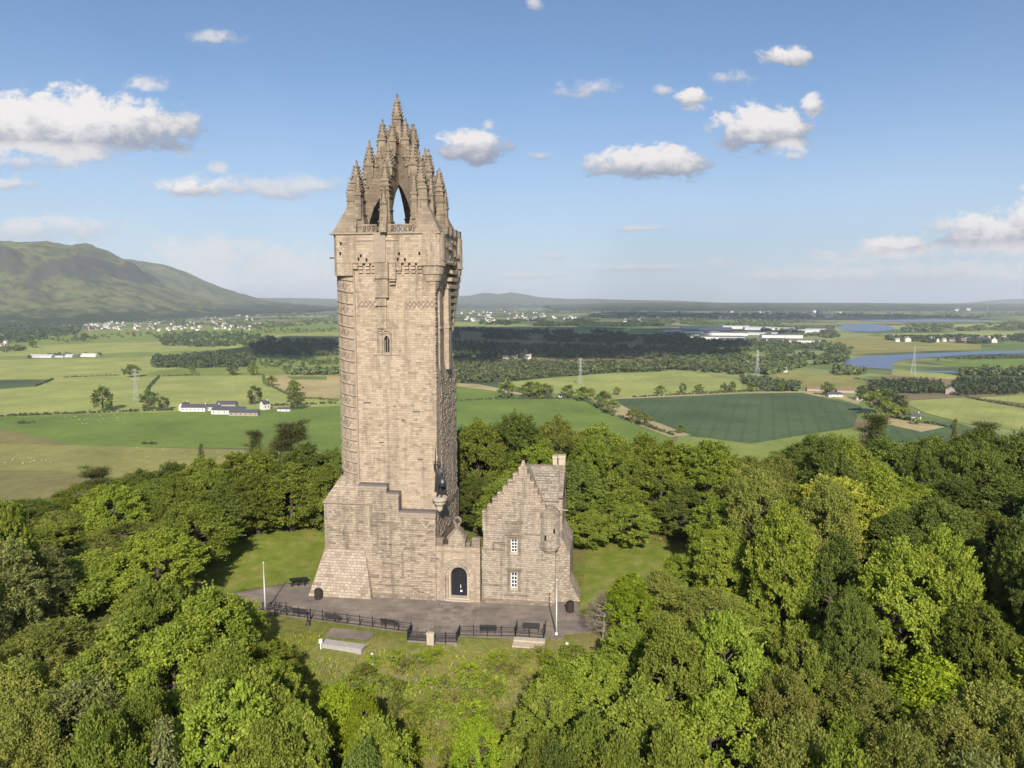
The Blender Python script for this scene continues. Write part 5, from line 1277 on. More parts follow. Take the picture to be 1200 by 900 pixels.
def region(x, y, g_):
    px, py = proj((x, y, 4)); s, t = st(x, y)
    if g_ == 'bush': return 'on the scarp below the railing', 'small bushes on the scarp below the terrace'
    if t > 104:
        if px < 468: return 'in the wood behind the table lawn', 'trees behind the lawn with the picnic table'
        if px < 800: return 'in the wood behind the lodge', 'trees behind the lodge'
        return 'on the wood crest beyond the lodge', 'trees on the crest beyond the lodge lawn'
    if px < 400: 
        if t > 78: return 'on the slope beside the table lawn', 'trees on the upper slope beside the picnic table'
        return 'on the slope below the bicycles', 'trees on the lower slope below the bicycles'
    if px < 720: return 'on the slope below the lookout', 'trees on the slope below the lookout'
    if t > 78: return 'in the wood beside the lodge lawn', 'trees level with the lodge lawn'
    return 'on the slope below the lodge lawn', 'trees on the slope below the lodge lawn'
cnt = {}; done = {}
for tr in sorted(TREES, key=lambda q: math.hypot(q[1], q[2])):
    kind, x, y, zg, h, r, lb, g_ = tr
    V_ = PR[kind]; i = rg.randrange(len(V_)); tm, cm, H, Rr = V_[i]
    nm = 'bush' if g_ == 'bush' else NAME.get(kind, 'broadleaf_tree'); ph, grp = region(x, y, g_)
    if not lb:
        ds = DESC[kind].replace(' tree', ' bush') if g_ == 'bush' else DESC[kind]
        k = (ds, ph); cnt[k] = cnt.get(k, 0) + 1
        lb = '%s %s, %s from the tower' % (ds, ph, ORD[min(cnt[k], 20) - 1])
    o = thing(nm, lb, 'bush' if nm in ('bush', 'bare_shrub') else 'tree', (x, y, zg), rg.uniform(0, 6.28), grp)
    o.scale = (r / Rr, r / Rr, h / H)
    for n_, me in (('trunk', tm), ('crown', cm)):
        c = bpy.data.objects.new(n_, me); COL.objects.link(c); c.parent = o


# undergrowth: tufts and low leaves on the scarp and under the trees
def scatter(name, n, box, cond, m, lr, hr, seed, wr=.1, lb=None):
    g = np.random.default_rng(seed); P, Nn, A = [], [], []
    while len(P) < n:
        x, y = g.uniform(box[0], box[1]), g.uniform(box[2], box[3])
        if not cond(x, y): continue
        c = np.array([x, y, hill_z(x, y)]); k = g.integers(5, 14); hh = g.uniform(*hr)
        for _ in range(k):
            a = g.normal(size=3) * (.6, .6, .3) + (0, 0, .8); P.append(c + g.normal(size=3) * (.28, .28, 0) + a * hh * .35); A.append(a); Nn.append(g.normal(size=3) + (0, -.6, .6))
    P = np.array(P); k = len(P)
    me = leaf_mesh(name, P, np.array(A), np.array(Nn), g.uniform(lr * .6, lr * 1.5, k), g.uniform(wr * .6, wr * 1.5, k), g.uniform(0, 1, k), m)
    o = bpy.data.objects.new(name, me); COL.objects.link(o); return tag(o, lb, name, kind='stuff')
scarp = lambda x, y: (-17 < x < 30 and (y < -17.6 - (0 if x < 5 or x > 12 else 1.2)) and not (-3.9 < x < 2.0 and y > -21.6))
scatter('grass', 22000, (-17, 30, -40, -17), scarp, LM['gold'], .36, (.1, .55), 5, .06, 'rough golden green grass on the scarp below the railing')
scatter('undergrowth', 14000, (-17, 30, -44, -19), lambda x, y: scarp(x, y) and y < -20 and fbm(x * .25, y * .25, 2, 3) > -.02, LM['bright'], .32, (.3, .8), 6, .14, 'bright leafy undergrowth on the scarp below the railing')
scatter('undergrowth', 8000, (-12, 26, -44, -20), lambda x, y: scarp(x, y) and fbm(x * .2, y * .2, 7, 3) > .06, LM['twig'], .6, (.3, .7), 8, .04, 'dry brown stems among the grass of the scarp')
scatter('undergrowth', 16000, (-75, 110, -48, 70), lambda x, y: (x < -29 or x > 36 or y > 19.5 or y < -24) and not blocked(x, y), LM['mid'], .5, (.4, 1.3), 9, .26, 'dense green undergrowth beneath the trees of the hill')
# ------------------------------------------------------------------ the plain: woods, hedges, trees, farms, towns
def ico():
    import bmesh
    bm = bmesh.new(); bmesh.ops.create_icosphere(bm, subdivisions=1, radius=1); v = np.array([q.co[:] for q in bm.verts]); f = np.array([[q.index for q in p.verts] for p in bm.faces]); bm.free(); return v, f
IV, IF = ico()
FARL = {'dark': leaf_mat('far_dark_wood', [(0, (0.042, 0.061, 0.024)), (.5, (0.064, 0.090, 0.033)), (1, (0.099, 0.125, 0.045))], 0), 'mid': leaf_mat('far_wood', [(0, (0.064, 0.088, 0.030)), (.5, (0.099, 0.131, 0.045)), (1, (0.160, 0.184, 0.068))], 0)}
def blob_mesh(name, C, Rd, Hh, m, seed, solid=False):
    """solid: lumpy closed bodies (clouds); otherwise a loose crown of leafy clumps at every point of C"""
    g = np.random.default_rng(seed); n = len(C)
    if not solid:
        q = 44; d = unit(g.normal(size=(n, q, 3))); d[:, :, 2] = np.abs(d[:, :, 2]) * np.where(g.random((n, q)) < .25, -1, 1)
        Rd = Rd * g.uniform(.7, 1.2, n); Hh = Hh * g.choice([.6, .8, .9, 1, 1.1, 1.3], n)
        P = d * (g.uniform(.45, 1, (n, q, 1)) * g.uniform(.75, 1.15, (n, q, 1))) * np.stack([Rd, Rd, Hh * .55], 1)[:, None, :] + C[:, None, :] + np.array([0, 0, 1.]) * (Hh * .5)[:, None, None]
        P[:, :, 2] = np.maximum(P[:, :, 2], C[:, None, 2] + .3); P = P.reshape(-1, 3); k = len(P)
        sz = np.repeat(Rd, q) * g.uniform(.45, .9, k); tint = np.repeat(g.uniform(.05, .85, n), q) + g.normal(size=k) * .12
        me = leaf_mesh(name, P, g.normal(size=(k, 3)), unit(d.reshape(-1, 3) + g.normal(size=(k, 3)) * .35 + np.array([0, 0, .3])), sz, sz * .8, tint, m)
        o = bpy.data.objects.new(name, me); COL.objects.link(o); return o
    nv, nf = len(IV), len(IF)
    v = IV[None] * g.uniform(.72, 1.25, (n, nv, 1)) * np.stack([Rd, Rd, Hh * .58], 1)[:, None, :] + C[:, None, :] + np.array([0, 0, 1.]) * (Hh * .42)[:, None, None]
    me = bpy.data.meshes.new(name); me.vertices.add(n * nv); me.vertices.foreach_set('co', v.astype(np.float32).ravel())
    ff = (IF[None] + (np.arange(n) * nv)[:, None, None]).astype(np.int32).ravel(); me.loops.add(len(ff)); me.loops.foreach_set('vertex_index', ff)
    me.polygons.add(n * nf); me.polygons.foreach_set('loop_start', np.arange(0, 3 * n * nf, 3, dtype=np.int32)); me.polygons.foreach_set('use_smooth', [True] * (n * nf))
    me.materials.append(m); me.update(calc_edges=True); o = bpy.data.objects.new(name, me); COL.objects.link(o); return o
def in_poly(x, y, P):
    c = False
    for i in range(len(P)):
        a, b_ = P[i], P[(i + 1) % len(P)]
        if (a[1] > y) != (b_[1] > y) and x < (b_[0] - a[0]) * (y - a[1]) / (b_[1] - a[1]) + a[0]: c = not c
    return c
GF = np.random.default_rng(77)
def wood(poly, n, mk='mid', size=(4.5, 8), hgt=(9, 15), gaps=0.0):
    poly = [(450 if q[0] == 395 else q[0], q[1]) for q in poly]
    xs_, ys_ = [p[0] for p in poly], [p[1] for p in poly]; C = []; tries = 0
    while len(C) < n and tries < n * 30:
        tries += 1
        x, y = GF.uniform(min(xs_), max(xs_)), GF.uniform(min(ys_), max(ys_))
        if not in_poly(x, y, poly) or (gaps and fbm(x * .03, y * .2, 5, 3) < gaps - .3): continue
        C.append(on_z(x, y, ZP))
    C = np.array(C); k = len(C); r = GF.uniform(*size, k); h = GF.uniform(*hgt, k)
    return tag(blob_mesh('woodland', C, r, h, FARL[mk], int(GF.integers(1e6))), 'belt of distant woodland on the plain', 'woodland', 'woods on the plain', 'stuff')
wood([(180, 395), (230, 391), (290, 392), (330, 399), (395, 402), (395, 407), (320, 405), (230, 407), (192, 405)], 620, 'dark')
wood([(178, 424), (210, 420), (245, 416), (300, 418), (296, 430), (215, 432), (180, 431)], 520, 'dark')
wood([(290, 405), (395, 405), (395, 418), (300, 417)], 420, 'dark')
wood([(300, 424), (395, 420), (395, 425), (310, 431)], 150, 'mid', (3, 5), (6, 9))
wood([(330, 436), (395, 435), (395, 439), (335, 440)], 90, 'mid')
wood([(-60, 352), (30, 350), (100, 372), (92, 392), (40, 400), (-60, 408)], 1500, 'dark', (6, 11), (12, 18))
wood([(90, 372), (180, 380), (300, 386), (395, 378), (395, 372), (250, 366), (130, 364)], 900, 'mid', (6, 10), (9, 15), .25)
wood([(60, 398), (180, 390), (395, 385), (395, 388), (190, 393), (70, 402)], 140, 'mid')
wood([(0, 411), (30, 408), (30, 411), (0, 414)], 30, 'mid')
# the middle distance right of the tower
wood([(533, 428), (600, 427), (720, 428), (800, 426), (875, 434), (870, 440), (800, 434), (720, 437), (640, 443), (580, 448), (533, 449)], 900, 'mid', (5, 9), (9, 16))
wood([(533, 402), (610, 406), (720, 408), (760, 412), (770, 422), (650, 419), (533, 422)], 700, 'dark', (6, 9), (10, 15))
wood([(533, 386), (700, 389), (780, 395), (830, 402), (760, 404), (640, 400), (533, 396)], 800, 'dark', (7, 11), (10, 15), .25)
wood([(740, 408), (830, 406), (880, 400), (965, 402), (1000, 410), (990, 424), (930, 432), (870, 426), (790, 424)], 900, 'mid', (6, 10), (9, 15), .3)
wood([(790, 424), (880, 430), (935, 432), (900, 440), (870, 436)], 260, 'mid', (5, 9), (9, 14))
wood([(770, 396), (800, 392), (830, 402), (900, 403), (930, 404), (860, 407), (790, 406)], 400, 'dark', (7, 11), (11, 16))
wood([(870, 443), (930, 452), (940, 459), (900, 459), (870, 449)], 130, 'dark', (4, 7), (7, 11))
wood([(1018, 452), (1100, 451), (1108, 461), (1022, 462)], 330, 'dark', (4, 6), (10, 13)); wood([(1116, 449), (1260, 447), (1260, 461), (1120, 464)], 420, 'dark', (4, 6), (10, 13))
wood([(977, 434), (1015, 437), (1010, 440), (980, 440)], 60, 'mid'); wood([(1090, 421), (1260, 416), (1260, 418), (1100, 422.5)], 60, 'mid', (3, 5), (5, 8)); wood([(1125, 436), (1260, 437), (1260, 441), (1125, 441)], 130, 'mid')
# far belts
for P, n, k in (([(533, 356), (700, 357), (900, 358), (1260, 359), (1260, 363), (900, 362), (533, 361)], 900, 'mid'), ([(700, 364), (800, 362), (960, 364), (960, 378), (860, 382), (740, 380), (690, 372)], 1100, 'mid'), ([(533, 361), (700, 362), (690, 367), (533, 365)], 400, 'mid'),
    ([(620, 374), (770, 376), (780, 382), (650, 383), (560, 380)], 600, 'dark'), ([(960, 364), (1260, 364), (1260, 370), (1100, 373), (960, 370)], 500, 'mid'), ([(1030, 396), (1240, 394), (1240, 403), (1060, 402)], 420, 'dark'), ([(890, 382), (975, 384), (980, 396), (900, 396)], 300, 'mid'), ([(1050, 382), (1260, 378), (1260, 386), (1060, 389)], 420, 'mid'),
    ([(250, 354), (395, 354), (395, 362), (300, 360)], 500, 'mid'), ([(280, 362), (395, 362), (395, 372), (300, 370)], 300, 'mid')):
    wood(P, n, k, (9, 17), (8, 14), .25)

# hedges: one thing each, running along field edges
def hedge(pts, label, mk='mid', r=(1.6, 2.6), h=(2.2, 4.2)):
    C = []
    for a, b_ in zip(pts[:-1], pts[1:]):
        A, B = on_z(*a, ZP), on_z(*b_, ZP); L = np.linalg.norm(B - A); n = int(L / 2.6)
        for i in range(n):
            if GF.random() < .12: continue
            C.append(A + (B - A) * (i + GF.random()) / n + GF.normal(size=3) * (.5, .5, 0))
    C = np.array(C); k = len(C)
    o = blob_mesh('hedge', C, GF.uniform(*r, k), GF.uniform(*h, k), FARL[mk], int(GF.integers(1e6)))
    tag(o, label, 'hedge', 'field hedges on the plain')
hedge([(-40, 490), (60, 486), (203, 481)], 'long dark hedge running to the white farm from the edge of the plain', 'dark')
hedge([(315, 476), (395, 473)], 'hedge leaving the far end of the white farm toward the tower', 'dark')
hedge([(172, 466), (174, 455), (186, 442)], 'dark hedge curving up the pasture beside the lattice pylon', 'dark')
hedge([(68, 443), (140, 440)], 'broken hedge line above the dark crop field', 'mid'); hedge([(190, 441), (235, 440)], 'short hedge beyond the curved hedge')
hedge([(308, 440), (310, 450), (345, 466), (395, 470)], 'hedge bounding the pale stubble field'); hedge([(42, 453), (62, 445)], 'curving hedge at the tip of the dark crop field', 'dark')
hedge([(20, 497), (42, 496)], 'small isolated hedge clump in the near green pasture', 'dark'); hedge([(165, 521), (185, 521)], 'low hedge scrap at the edge of the olive pasture', 'dark')
hedge([(533, 470), (590, 468), (680, 467)], 'hedge along the top of the big green field beside the tower'); hedge([(680, 467), (718, 487), (790, 511)], 'hedge with trees slanting beside the sandy track')
hedge([(742, 466), (868, 459), (935, 457)], 'long hedge between the pale pasture and the deep green field'); hedge([(870, 448), (935, 459)], 'dark hedge rising past the end of the pale pasture', 'dark')
hedge([(1050, 490), (1090, 497), (1120, 503)], 'dark hedge running away from the white cottage', 'dark'); hedge([(1130, 466), (1260, 488)], 'hedge crossing the pale field beyond the cottage'); hedge([(1000, 444), (1045, 450)], 'thin hedge across the olive grazing by the river')
hedge([(1090, 455), (1120, 462)], 'scrubby hedge by the small barn among plantations')

# single trees and small groups on the plain
HT = [(121, 482, 26, 'dark', 'large round dark tree standing alone beside the long hedge'), (175, 481, 22, 'dark', 'dark tree in the long hedge between pylon and white farm'), (192, 481, 15, 'dark', 'small tree in the long hedge just before the white farm'), (299, 474, 20, 'dark', 'dark tree behind the end roof of the white farm'), (347, 480, 20, 'dark', 'dark tree just beyond the white farm'), (346, 463, 16, 'mid', 'tree at the lower edge of the stubble field'), (318, 453, 12, 'mid', 'tree in the stubble field corner'),
      (154, 442, 14, 'mid', 'tree in front of the broken hedge near the pylon'), (273, 440, 12, 'dark', 'tree standing below the second dark wood'), (297, 440, 12, 'mid', 'tree at the bare end of the second dark wood'), (99, 400, 9, 'dark', 'distant dark tree on the far pasture edge'), (39, 408, 9, 'mid', 'distant tree near the cottages at the hill foot'), (225, 437, 8, 'mid', 'small tree on the short hedge'),
      (595, 467, 19, 'mid', 'first of the grouped trees on the hedge by the tower'), (620, 466, 18, 'mid', 'second of the grouped trees on the hedge by the tower'), (631, 467, 17, 'grey', 'greyish tree among the grouped hedge trees'), (640, 467, 16, 'dark', 'dark tree among the grouped hedge trees'), (665, 467, 15, 'mid', 'tree beside the small white cottage in the hedge'), (682, 470, 16, 'mid', 'tree where the hedge meets the sandy track'), (692, 465, 9, 'mid', 'small tree at the bottom of the second pylon'), (723, 463, 9, 'mid', 'small round tree at the corner of the pale pasture'),
      (706, 479, 20, 'grey', 'large grey green tree on the sandy track'), (717, 485, 16, 'mid', 'tree next along the sandy track'), (742, 495, 15, 'olive', 'olive tree halfway down the sandy track'), (756, 499, 14, 'mid', 'tree at the low end of the sandy track'), (797, 508, 10, 'mid', 'last small tree on the sandy track hedge'),
      (773, 462, 10, 'mid', 'first single tree in the long hedge above the deep green field'), (800, 461, 11, 'dark', 'second single tree in the long hedge above the deep green field'), (819, 460, 9, 'mid', 'third single tree in the long hedge above the deep green field'), (849, 460, 10, 'mid', 'fourth single tree in the long hedge above the deep green field'), (858, 459, 11, 'dark', 'fifth single tree in the long hedge above the deep green field'), (880, 459, 10, 'mid', 'tree at the meeting of two hedges'),
      (969, 464, 15, 'dark', 'dark upright tree beside the low farm sheds'), (1009, 469, 15, 'dark', 'dark tree over the small farmhouse'), (1010, 460, 8, 'mid', 'small tree behind the small farmhouse'), (1047, 489, 27, 'dark', 'dark tall tree beside the white cottage'), (1030, 486, 27, 'olive', 'olive tree in the clump by the white cottage'), (1040, 493, 22, 'grey', 'grey green tree in the clump by the white cottage'), (1058, 492, 14, 'mid', 'low tree against the white cottage'),
      (1150, 460, 9, 'dark', 'tree at the end of the small barn'), (915, 458, 9, 'mid', 'sixth single tree near the hedge end above the deep green field'), (1075, 498, 9, 'mid', 'low tree on the hedge past the white cottage')]
for px, py, hp, k, lb in HT:
    p = on_z(px, py, ZP); d = (p - CAMP) @ FW; h = hp * d / FPX * 1.05
    V_ = PR['plain_a']; tm, cm, H, Rr = V_[2 if k == 'dark' else rg.randrange(2)]
    o = thing('broadleaf_tree', lb, 'tree', tuple(p), rg.uniform(0, 6), 'single trees on the plain'); wq = GF.uniform(.95, 1.35); o.scale = (h / H * wq, h / H * wq, h / H * 1.05)
    for n_, me in (('trunk', tm), ('crown', cm)):
        c = bpy.data.objects.new(n_, me); COL.objects.link(c); c.parent = o

# pylons
STEEL = plain_mat('galvanised_steel', (.42, .43, .44), .5, .4, var=.1)
def make_pylon():
    t = empty('pylon'); b = MB(); Hh = 46.0
    lv = [(0, 4.2), (9, 3.2), (17, 2.4), (24, 1.7), (31, 1.1), (37, 1.0), (43, .8), (46, .1)]
    for (z0, w0), (z1, w1) in zip(lv[:-1], lv[1:]):
        for sx, sy in ((1, 1), (1, -1), (-1, -1), (-1, 1)):
            b.bar((sx * w0, sy * w0, z0), (sx * w1, sy * w1, z1), .30)
            nx_, ny_ = (sx, -sy) if sx == sy else (-sx, sy)
            b.bar((sx * w0, sy * w0, z0), (nx_ * w1, ny_ * w1, z1), .18); b.bar((sx * w0, sy * w0, z0), (nx_ * w0, ny_ * w0, z0), .16)
    b.build('mast', STEEL, t)
    for z, l in ((31, 6.0), (37, 7.5), (43, 5.0)):
        b = MB()
        for s_ in (-1, 1):
            for y in (-.9, .9): b.bar((s_ * 1.0, y, z), (s_ * l, 0, z + .4), .2); b.bar((s_ * 1.0, y, z + 2), (s_ * l, 0, z + .5), .16)
            b.tube([(s_ * l, 0, z + .3), (s_ * l, 0, z - 2.2)], .14, 5)
        b.build('cross_arm', STEEL, t)
    return t
py_ = make_pylon(); kk = kids(py_)
for i, (px, yb, yt, lb) in enumerate(((160, 471, 432, 'tall lattice pylon standing in the pasture before the white farm'), (680, 452, 419, 'lattice pylon in the pale pasture beyond the hedge trees'), (887, 446, 410, 'lattice pylon beside the riverside woods'), (1070, 440, 405, 'faint lattice pylon near the river bend'), (773, 388, 378, 'tiny distant pylon in the shaded farmland'), (1157, 365, 355, 'tiny distant pylon toward the estuary'))):
    o = py_ if i == 0 else copy_tree(py_, ch=kk); p = on_z(px, yb, ZP); h = (yb - yt) * ((p - CAMP) @ FW) / FPX
    o.location = tuple(p); o.scale = (h / 46 * .8, h / 46 * .8, h / 46); o.rotation_euler = (0, 0, R(20 + 15 * i)); tag(o, lb, 'pylon', 'electricity pylons')

# buildings on the plain
HW = plain_mat('white_render', (.66, .63, .58), .9, .1, var=.1); HS = plain_mat('slate_roof', (.075, .075, .09), .7, .2, var=.25, sc=.5); HR = plain_mat('red_roof', (.23, .135, .10), .9, .1, var=.3, sc=.5); HST = plain_mat('house_stone', (.36, .30, .24), .9, .1); SHED = plain_mat('grey_sheeting', (.50, .49, .50), .6, .2, var=.15, sc=.05); SHED2 = plain_mat('dark_sheeting', (.16, .15, .17), .6, .2, var=.2, sc=.05)
def house_mesh(L, W, hw, hr, mw, mr, chim=True):
    b = MB(); b.box(-L / 2, L / 2, -W / 2, W / 2, 0, hw, 0)
    for sx in (-1, 1): b.add([(sx * L / 2, -W / 2, hw), (sx * L / 2, W / 2, hw), (sx * L / 2, 0, hw + hr)], [(0, 1, 2) if sx > 0 else (2, 1, 0)], 0)
    e = .35
    for sy in (-1, 1):
        v = [(-L / 2 - e, sy * (W / 2 + e), hw - .25), (L / 2 + e, sy * (W / 2 + e), hw - .25), (L / 2 + e, 0, hw + hr + .1), (-L / 2 - e, 0, hw + hr + .1)]
        b.add(v, [(0, 1, 2, 3) if sy < 0 else (3, 2, 1, 0)], 1)
    if chim: b.box(L / 2 - 1.2, L / 2 - .2, -.5, .5, hw + hr * .6, hw + hr + 1.3, 0)
    return b
def winrow(L, W, hw, n):
    b = MB()
    for i in range(n):
        x = -L / 2 + L * (i + .5) / n; b.box(x - .5, x + .5, -W / 2 - .04, -W / 2 + .05, hw * .35, hw * .75)
    return b
def building(px, py, L, W, hw, hr, rz, mw, mr, name, label, cat, group=None, nw=4, chim=True):
    if group == FG_: px = 262 + (px - 262) * 1.13; L *= 1.2; hw *= 1.1
    p = on_z(px, py, ZP); t = thing(name, label, cat, tuple(p), R(rz), group); b = house_mesh(L, W, hw, hr, mw, mr, False)
    w_ = MB(); w_.V = b.V; w_.F = [f for f, m_ in zip(b.F, b.M) if m_ == 0]; w_.M = [0] * len(w_.F); w_.n = b.n; w_.build('wall', mw, t)
    r_ = MB(); r_.V = b.V; r_.F = [f for f, m_ in zip(b.F, b.M) if m_ == 1]; r_.M = [0] * len(r_.F); r_.n = b.n; ro = r_.build('roof', mr, t)
    if chim: c = MB(); c.box(L / 2 - 1.4, L / 2 - .3, -.6, .6, hw + hr * .5, hw + hr + 1.4); c.build('chimney', mw, ro)
    if nw: winrow(L, W, hw, nw).build('windows', GLASS, t)
    return t
FG_ = 'white farmstead buildings on the plain'
building(232, 482, 26, 9, 5, 4, 6, HW, HS, 'farmhouse', 'long white farmhouse at the hedge end of the farmstead', 'house', FG_, 6)
building(222, 481, 10, 9, 5.5, 4.5, 80, HW, HS, 'farmhouse', 'white gabled house first in the farmstead', 'house', FG_, 2)
building(250, 481, 18, 8, 4.5, 3.5, 4, HW, HS, 'farmhouse', 'lower white range in the middle of the farmstead', 'house', FG_, 4)
building(268, 485, 34, 13, 5, 4, 3, HW, HS, 'barn', 'broad dark roofed steading at the front of the farmstead', 'barn', FG_, 6, False)
building(284, 487, 30, 9, 4, 3.5, 5, HST, HS, 'barn', 'stone steading range facing the pasture', 'barn', FG_, 6, False)
building(266, 478, 22, 9, 5, 4, 3, HST, HS, 'barn', 'dark roofed barn at the back of the farmstead', 'barn', FG_, 0, False)
building(305, 480, 8, 9, 7, 4, 60, HW, HS, 'farmhouse', 'tall white gable house at the far end of the farmstead', 'house', FG_, 2)
building(325, 482, 14, 5, 3, 2, 2, HW, HS, 'cottage', 'small pale outbuilding past the tall white gable', 'shed', FG_, 2, False)
building(1071, 492, 12, 8, 4.5, 4, 12, HW, HS, 'cottage', 'white cottage with dark roof beside the tall dark tree', 'house', None, 3)
building(978, 465, 20, 8, 4, 3, 5, HW, HS, 'farmhouse', 'white low farmhouse beside the dark upright tree', 'house', None, 4)
building(955, 458, 26, 9, 4, 3, 0, HST, HR, 'barn', 'long brown farm shed behind the low farmhouse', 'barn', None, 0, False)
building(990, 460, 26, 10, 4, 3, 3, HST, HR, 'barn', 'reddish farm shed next to the small farmhouse', 'barn', None, 0, False)
building(1006, 469, 8, 6, 4, 3, 10, HW, HR, 'cottage', 'tiny white cottage under the dark tree by the farm sheds', 'house', None, 2)
building(1113, 461, 24, 13, 7, 4, 70, HST, SHED2, 'barn', 'grey barn standing between two conifer plantations', 'barn', None, 0, False)
building(658, 466, 9, 6, 4, 3, 8, HW, HS, 'cottage', 'small white cottage in the hedge below the second pylon', 'house', None, 2)
building(909, 436, 14, 8, 5, 4, 0, HW, HS, 'cottage', 'white cottage beside the riverside wood', 'house', None, 2); building(919, 436, 10, 8, 5, 4, 0, HW, HR, 'cottage', 'second white cottage beside the riverside wood with red roof', 'house', None, 2)
for i, (px, py, L, m_, lb) in enumerate(((50, 419, 60, SHED, 'long grey farm shed at the near end of the distant barns'), (66, 418.6, 50, HS, 'dark roofed shed in the middle of the distant barns'), (80, 418.5, 34, SHED, 'smaller grey shed among the distant barns'), (106, 418, 40, HW, 'white barn at the far end of the distant barns'))):
    building(px, py, L, 18, 5, 3, 3, HW if i == 3 else SHED, m_, 'barn', lb, 'barn', 'distant barns below the hills', 0, False)
wood([(30, 420.5), (60, 417), (120, 416.5), (120, 417.5), (60, 418.5)], 26, 'dark', (4, 7), (7, 10))

# big pale sheds of the industrial estate
EST = [(812, 386, 120, 40), (838, 387, 150, 44), (862, 385, 130, 44), (890, 386.5, 150, 40), (915, 387.5, 120, 40), (935, 390, 110, 36), (955, 389, 90, 36), (820, 391, 160, 50), (850, 393, 170, 50), (885, 392.5, 170, 46), (915, 396, 150, 40), (838, 398, 200, 50), (880, 401, 210, 46), (930, 402.5, 160, 40), (800, 395, 120, 40), (790, 389, 90, 34)]
for i, (px, py, L, W) in enumerate(EST):
    building(px, py, L, W, 11, 4, GF.uniform(-6, 10), HW if i % 3 else SHED, SHED if i < 7 else SHED2, 'warehouse', 'large pale roofed warehouse in the industrial estate' if i < 7 else 'large dark roofed warehouse in the industrial estate', 'warehouse', 'pale roofed warehouses' if i < 7 else 'dark roofed warehouses', 0, False)
# towns: every house an object of its own, copies of a few shapes
HP = []
for mw, mr, L in ((HW, HS, 11), (HW, HR, 12), (HST, HS, 14), (HW, HST, 10)):
    o = house_mesh(L, 8, 5, 3.6, mw, mr).build('house', [mw, mr]); HP.append(o.data); bpy.data.objects.remove(o)
def town(poly, n, label, group, sc=(1.0, 1.5), z=ZP):
    xs_, ys_ = [p[0] for p in poly], [p[1] for p in poly]; k = 0
    while k < n:
        x, y = GF.uniform(min(xs_), max(xs_)), GF.uniform(min(ys_), max(ys_))
        if not in_poly(x, y, poly): continue
        o = bpy.data.objects.new('house', HP[int(GF.integers(4))]); COL.objects.link(o); o.location = tuple(on_z(x, y, z)); o.rotation_euler = (0, 0, R(GF.choice([0, 90]) + GF.uniform(-25, 25))); o.scale = (GF.uniform(*sc),) * 3
        tag(o, label, 'house', group); k += 1
town([(100, 380), (145, 377), (150, 387), (102, 388)], 36, 'small pale house at the hill foot end of the village', 'houses at the hill foot end of the village')
town([(150, 381), (240, 376), (310, 377), (300, 388), (160, 388)], 66, 'small pale house in the village across the pastures', 'houses of the village across the pastures', (1.1, 1.7))
town([(235, 361), (255, 358), (310, 368), (300, 376), (240, 374)], 44, 'tiny house on the higher part of the village', 'houses on the higher part of the village', (1.2, 1.9))
town([(0, 402), (10, 402), (10, 409), (0, 410)], 6, 'small pale house at the edge of the wood below the hill', 'houses at the edge of the hill wood')
town([(540, 365), (600, 363), (640, 367), (636, 378), (560, 378), (533, 374)], 70, 'tiny pale house in the far town beyond the shaded farmland', 'houses of the far town', (1.5, 2.6))
town([(645, 370), (680, 371), (676, 375), (648, 374)], 10, 'tiny pale house just past the far town', 'houses past the far town', (1.5, 2.4))
town([(730, 372), (760, 374), (750, 379), (728, 377)], 8, 'tiny pale house amid the far dark trees', 'houses amid the far trees', (1.5, 2.4))
town([(585, 414), (620, 413), (630, 421), (590, 422)], 10, 'low red roofed house in the shaded hamlet', 'houses of the shaded hamlet', (1.0, 1.6))
town([(800, 366), (960, 366), (950, 374), (820, 374)], 14, 'tiny house scattered in the far wooded suburbs', 'houses of the far wooded suburbs', (1.6, 2.8))
town([(1040, 397), (1180, 397), (1180, 402), (1050, 401)], 20, 'tiny house in the village beyond the river bend', 'houses beyond the river bend', (1.2, 2.0))
town([(945, 368), (990, 367), (990, 373), (950, 373)], 8, 'white block of the distant refinery', 'white blocks of the refinery', (2.5, 5.0)); town([(1110, 362), (1145, 361), (1145, 364), (1115, 365)], 8, 'white block of the distant riverside works', 'white blocks of the riverside works', (3, 5))
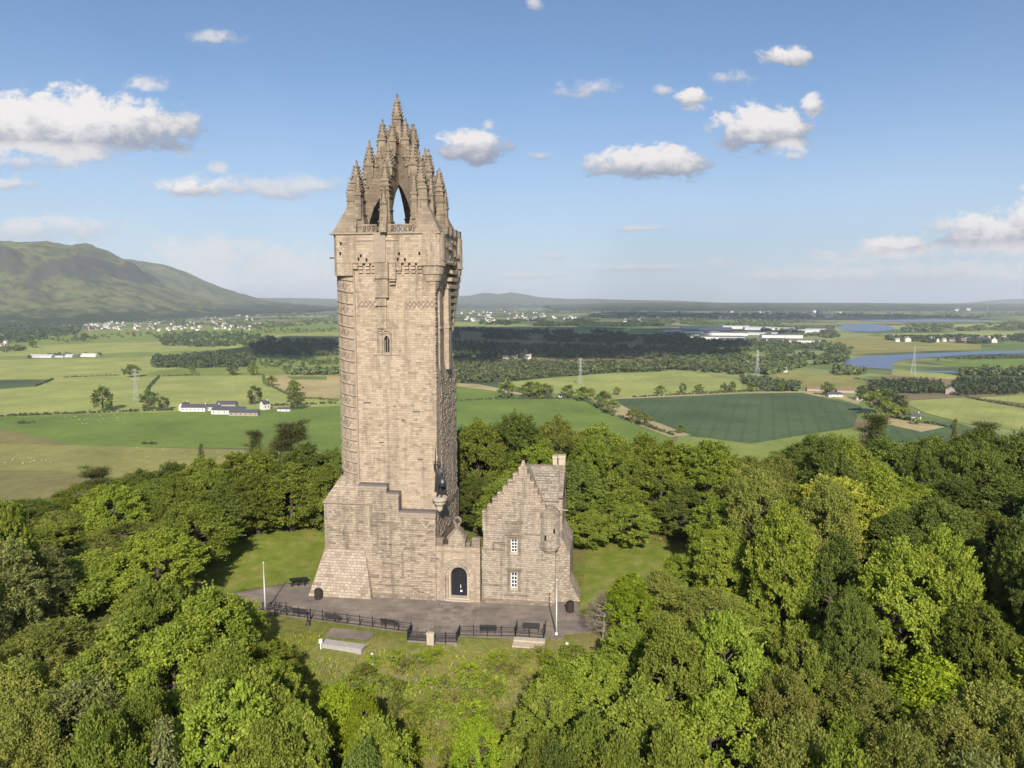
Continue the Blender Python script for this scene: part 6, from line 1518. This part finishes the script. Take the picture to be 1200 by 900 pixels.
# sheep: each its own animal, one continuous body
WOOL = plain_mat('wool', (.50, .48, .42), .95, .05)
sp = skin_body('sheep', [(-.45, 0, .72), (0, 0, .74), (.42, 0, .74), (.66, 0, .92), (.88, 0, .86), (-.42, .17, .36), (-.44, .17, 0), (-.42, -.17, .36), (-.44, -.17, 0), (.38, .16, .36), (.38, .16, 0), (.38, -.16, .36), (.38, -.16, 0), (-.66, 0, .66)],
    [(1, 0), (1, 2), (2, 3), (3, 4), (0, 5), (5, 6), (0, 7), (7, 8), (2, 9), (9, 10), (2, 11), (11, 12), (0, 13)], [.3, .33, .28, .16, .10, .09, .06, .09, .06, .09, .06, .09, .06, .06], WOOL, None, 1)
dg = bpy.context.evaluated_depsgraph_get(); sm = bpy.data.meshes.new_from_object(sp.evaluated_get(dg)); bpy.data.objects.remove(sp)
for poly, n, lb, gr in (([(75, 487), (150, 487), (150, 497), (80, 497)], 24, 'white sheep grazing in the near green pasture below the long hedge', 'sheep in the near green pasture'), ([(0, 533), (60, 530), (60, 545), (0, 548)], 14, 'white sheep grazing on the olive pasture at the edge of the plain', 'sheep on the olive pasture'), ([(150, 524), (270, 530), (260, 540), (150, 536)], 10, 'white sheep on the olive pasture behind the wood', 'sheep behind the wood'), ([(690, 440), (780, 440), (780, 458), (650, 460)], 18, 'white sheep grazing in the pale pasture beyond the hedge trees', 'sheep beyond the hedge trees')):
    for _ in range(n):
        o = bpy.data.objects.new('sheep', sm); COL.objects.link(o); o.location = tuple(on_z(GF.uniform(poly[0][0], poly[1][0]), GF.uniform(poly[0][1], poly[2][1]), ZP + .45)); o.rotation_euler = (0, 0, GF.uniform(0, 6.28)); o.scale = (.95,) * 3; tag(o, lb, 'sheep', gr)
# clouds overhead, beyond the top of the frame, whose shadows lie on the plain
CLM = mat('cloud_white', lambda T, b: (.9, .9, .9, 1), 1.0, 0.0)
def overhead(px, py, rx, ry, alt=1500.0):
    p = on_z(px, py, ZP); k = (alt - ZP) / sunv.z; c = p + np.array(sunv) * k; n = 26
    P = np.stack([GF.normal(size=n) * rx * .4, GF.normal(size=n) * ry * .4, np.abs(GF.normal(size=n)) * 60], 1)
    a = AZ; P = np.stack([P[:, 0] * math.cos(a) - P[:, 1] * math.sin(a), P[:, 0] * math.sin(a) + P[:, 1] * math.cos(a), P[:, 2]], 1) + c
    r_ = GF.uniform(.28, .5, n) * min(rx, ry)
    o = blob_mesh('cloud', P, r_, np.maximum(r_ * .7, 90), CLM, int(GF.integers(1e6)), True); tag(o, 'white cloud high overhead shading the plain', 'cloud', 'clouds overhead', 'stuff'); return c
for q in ((590, 394, 700, 900), (700, 392, 700, 800), (600, 412, 350, 420), (690, 410, 400, 420), (360, 410, 240, 330), (960, 372, 1500, 1500, 3200), (780, 368, 900, 900, 3600)): overhead(*q)
# the air
hb = MB(); hb.box(-22000, 22000, -600, 26000, -112, 620); AIR = bpy.data.materials.new('air'); AIR.use_nodes = True; AIR.node_tree.nodes.clear(); T = NT(AIR.node_tree)
pv = T.n('ShaderNodeVolumePrincipled'); pv.inputs['Color'].default_value = (.80, .88, 1, 1); pv.inputs['Density'].default_value = 4.4e-5; pv.inputs['Anisotropy'].default_value = -.12
T.set(T.n('ShaderNodeOutputMaterial').inputs['Volume'], pv.outputs[0]); hz_ = hb.build('haze', AIR); tag(hz_, 'pale blue air haze over the whole valley', 'haze', kind='stuff')
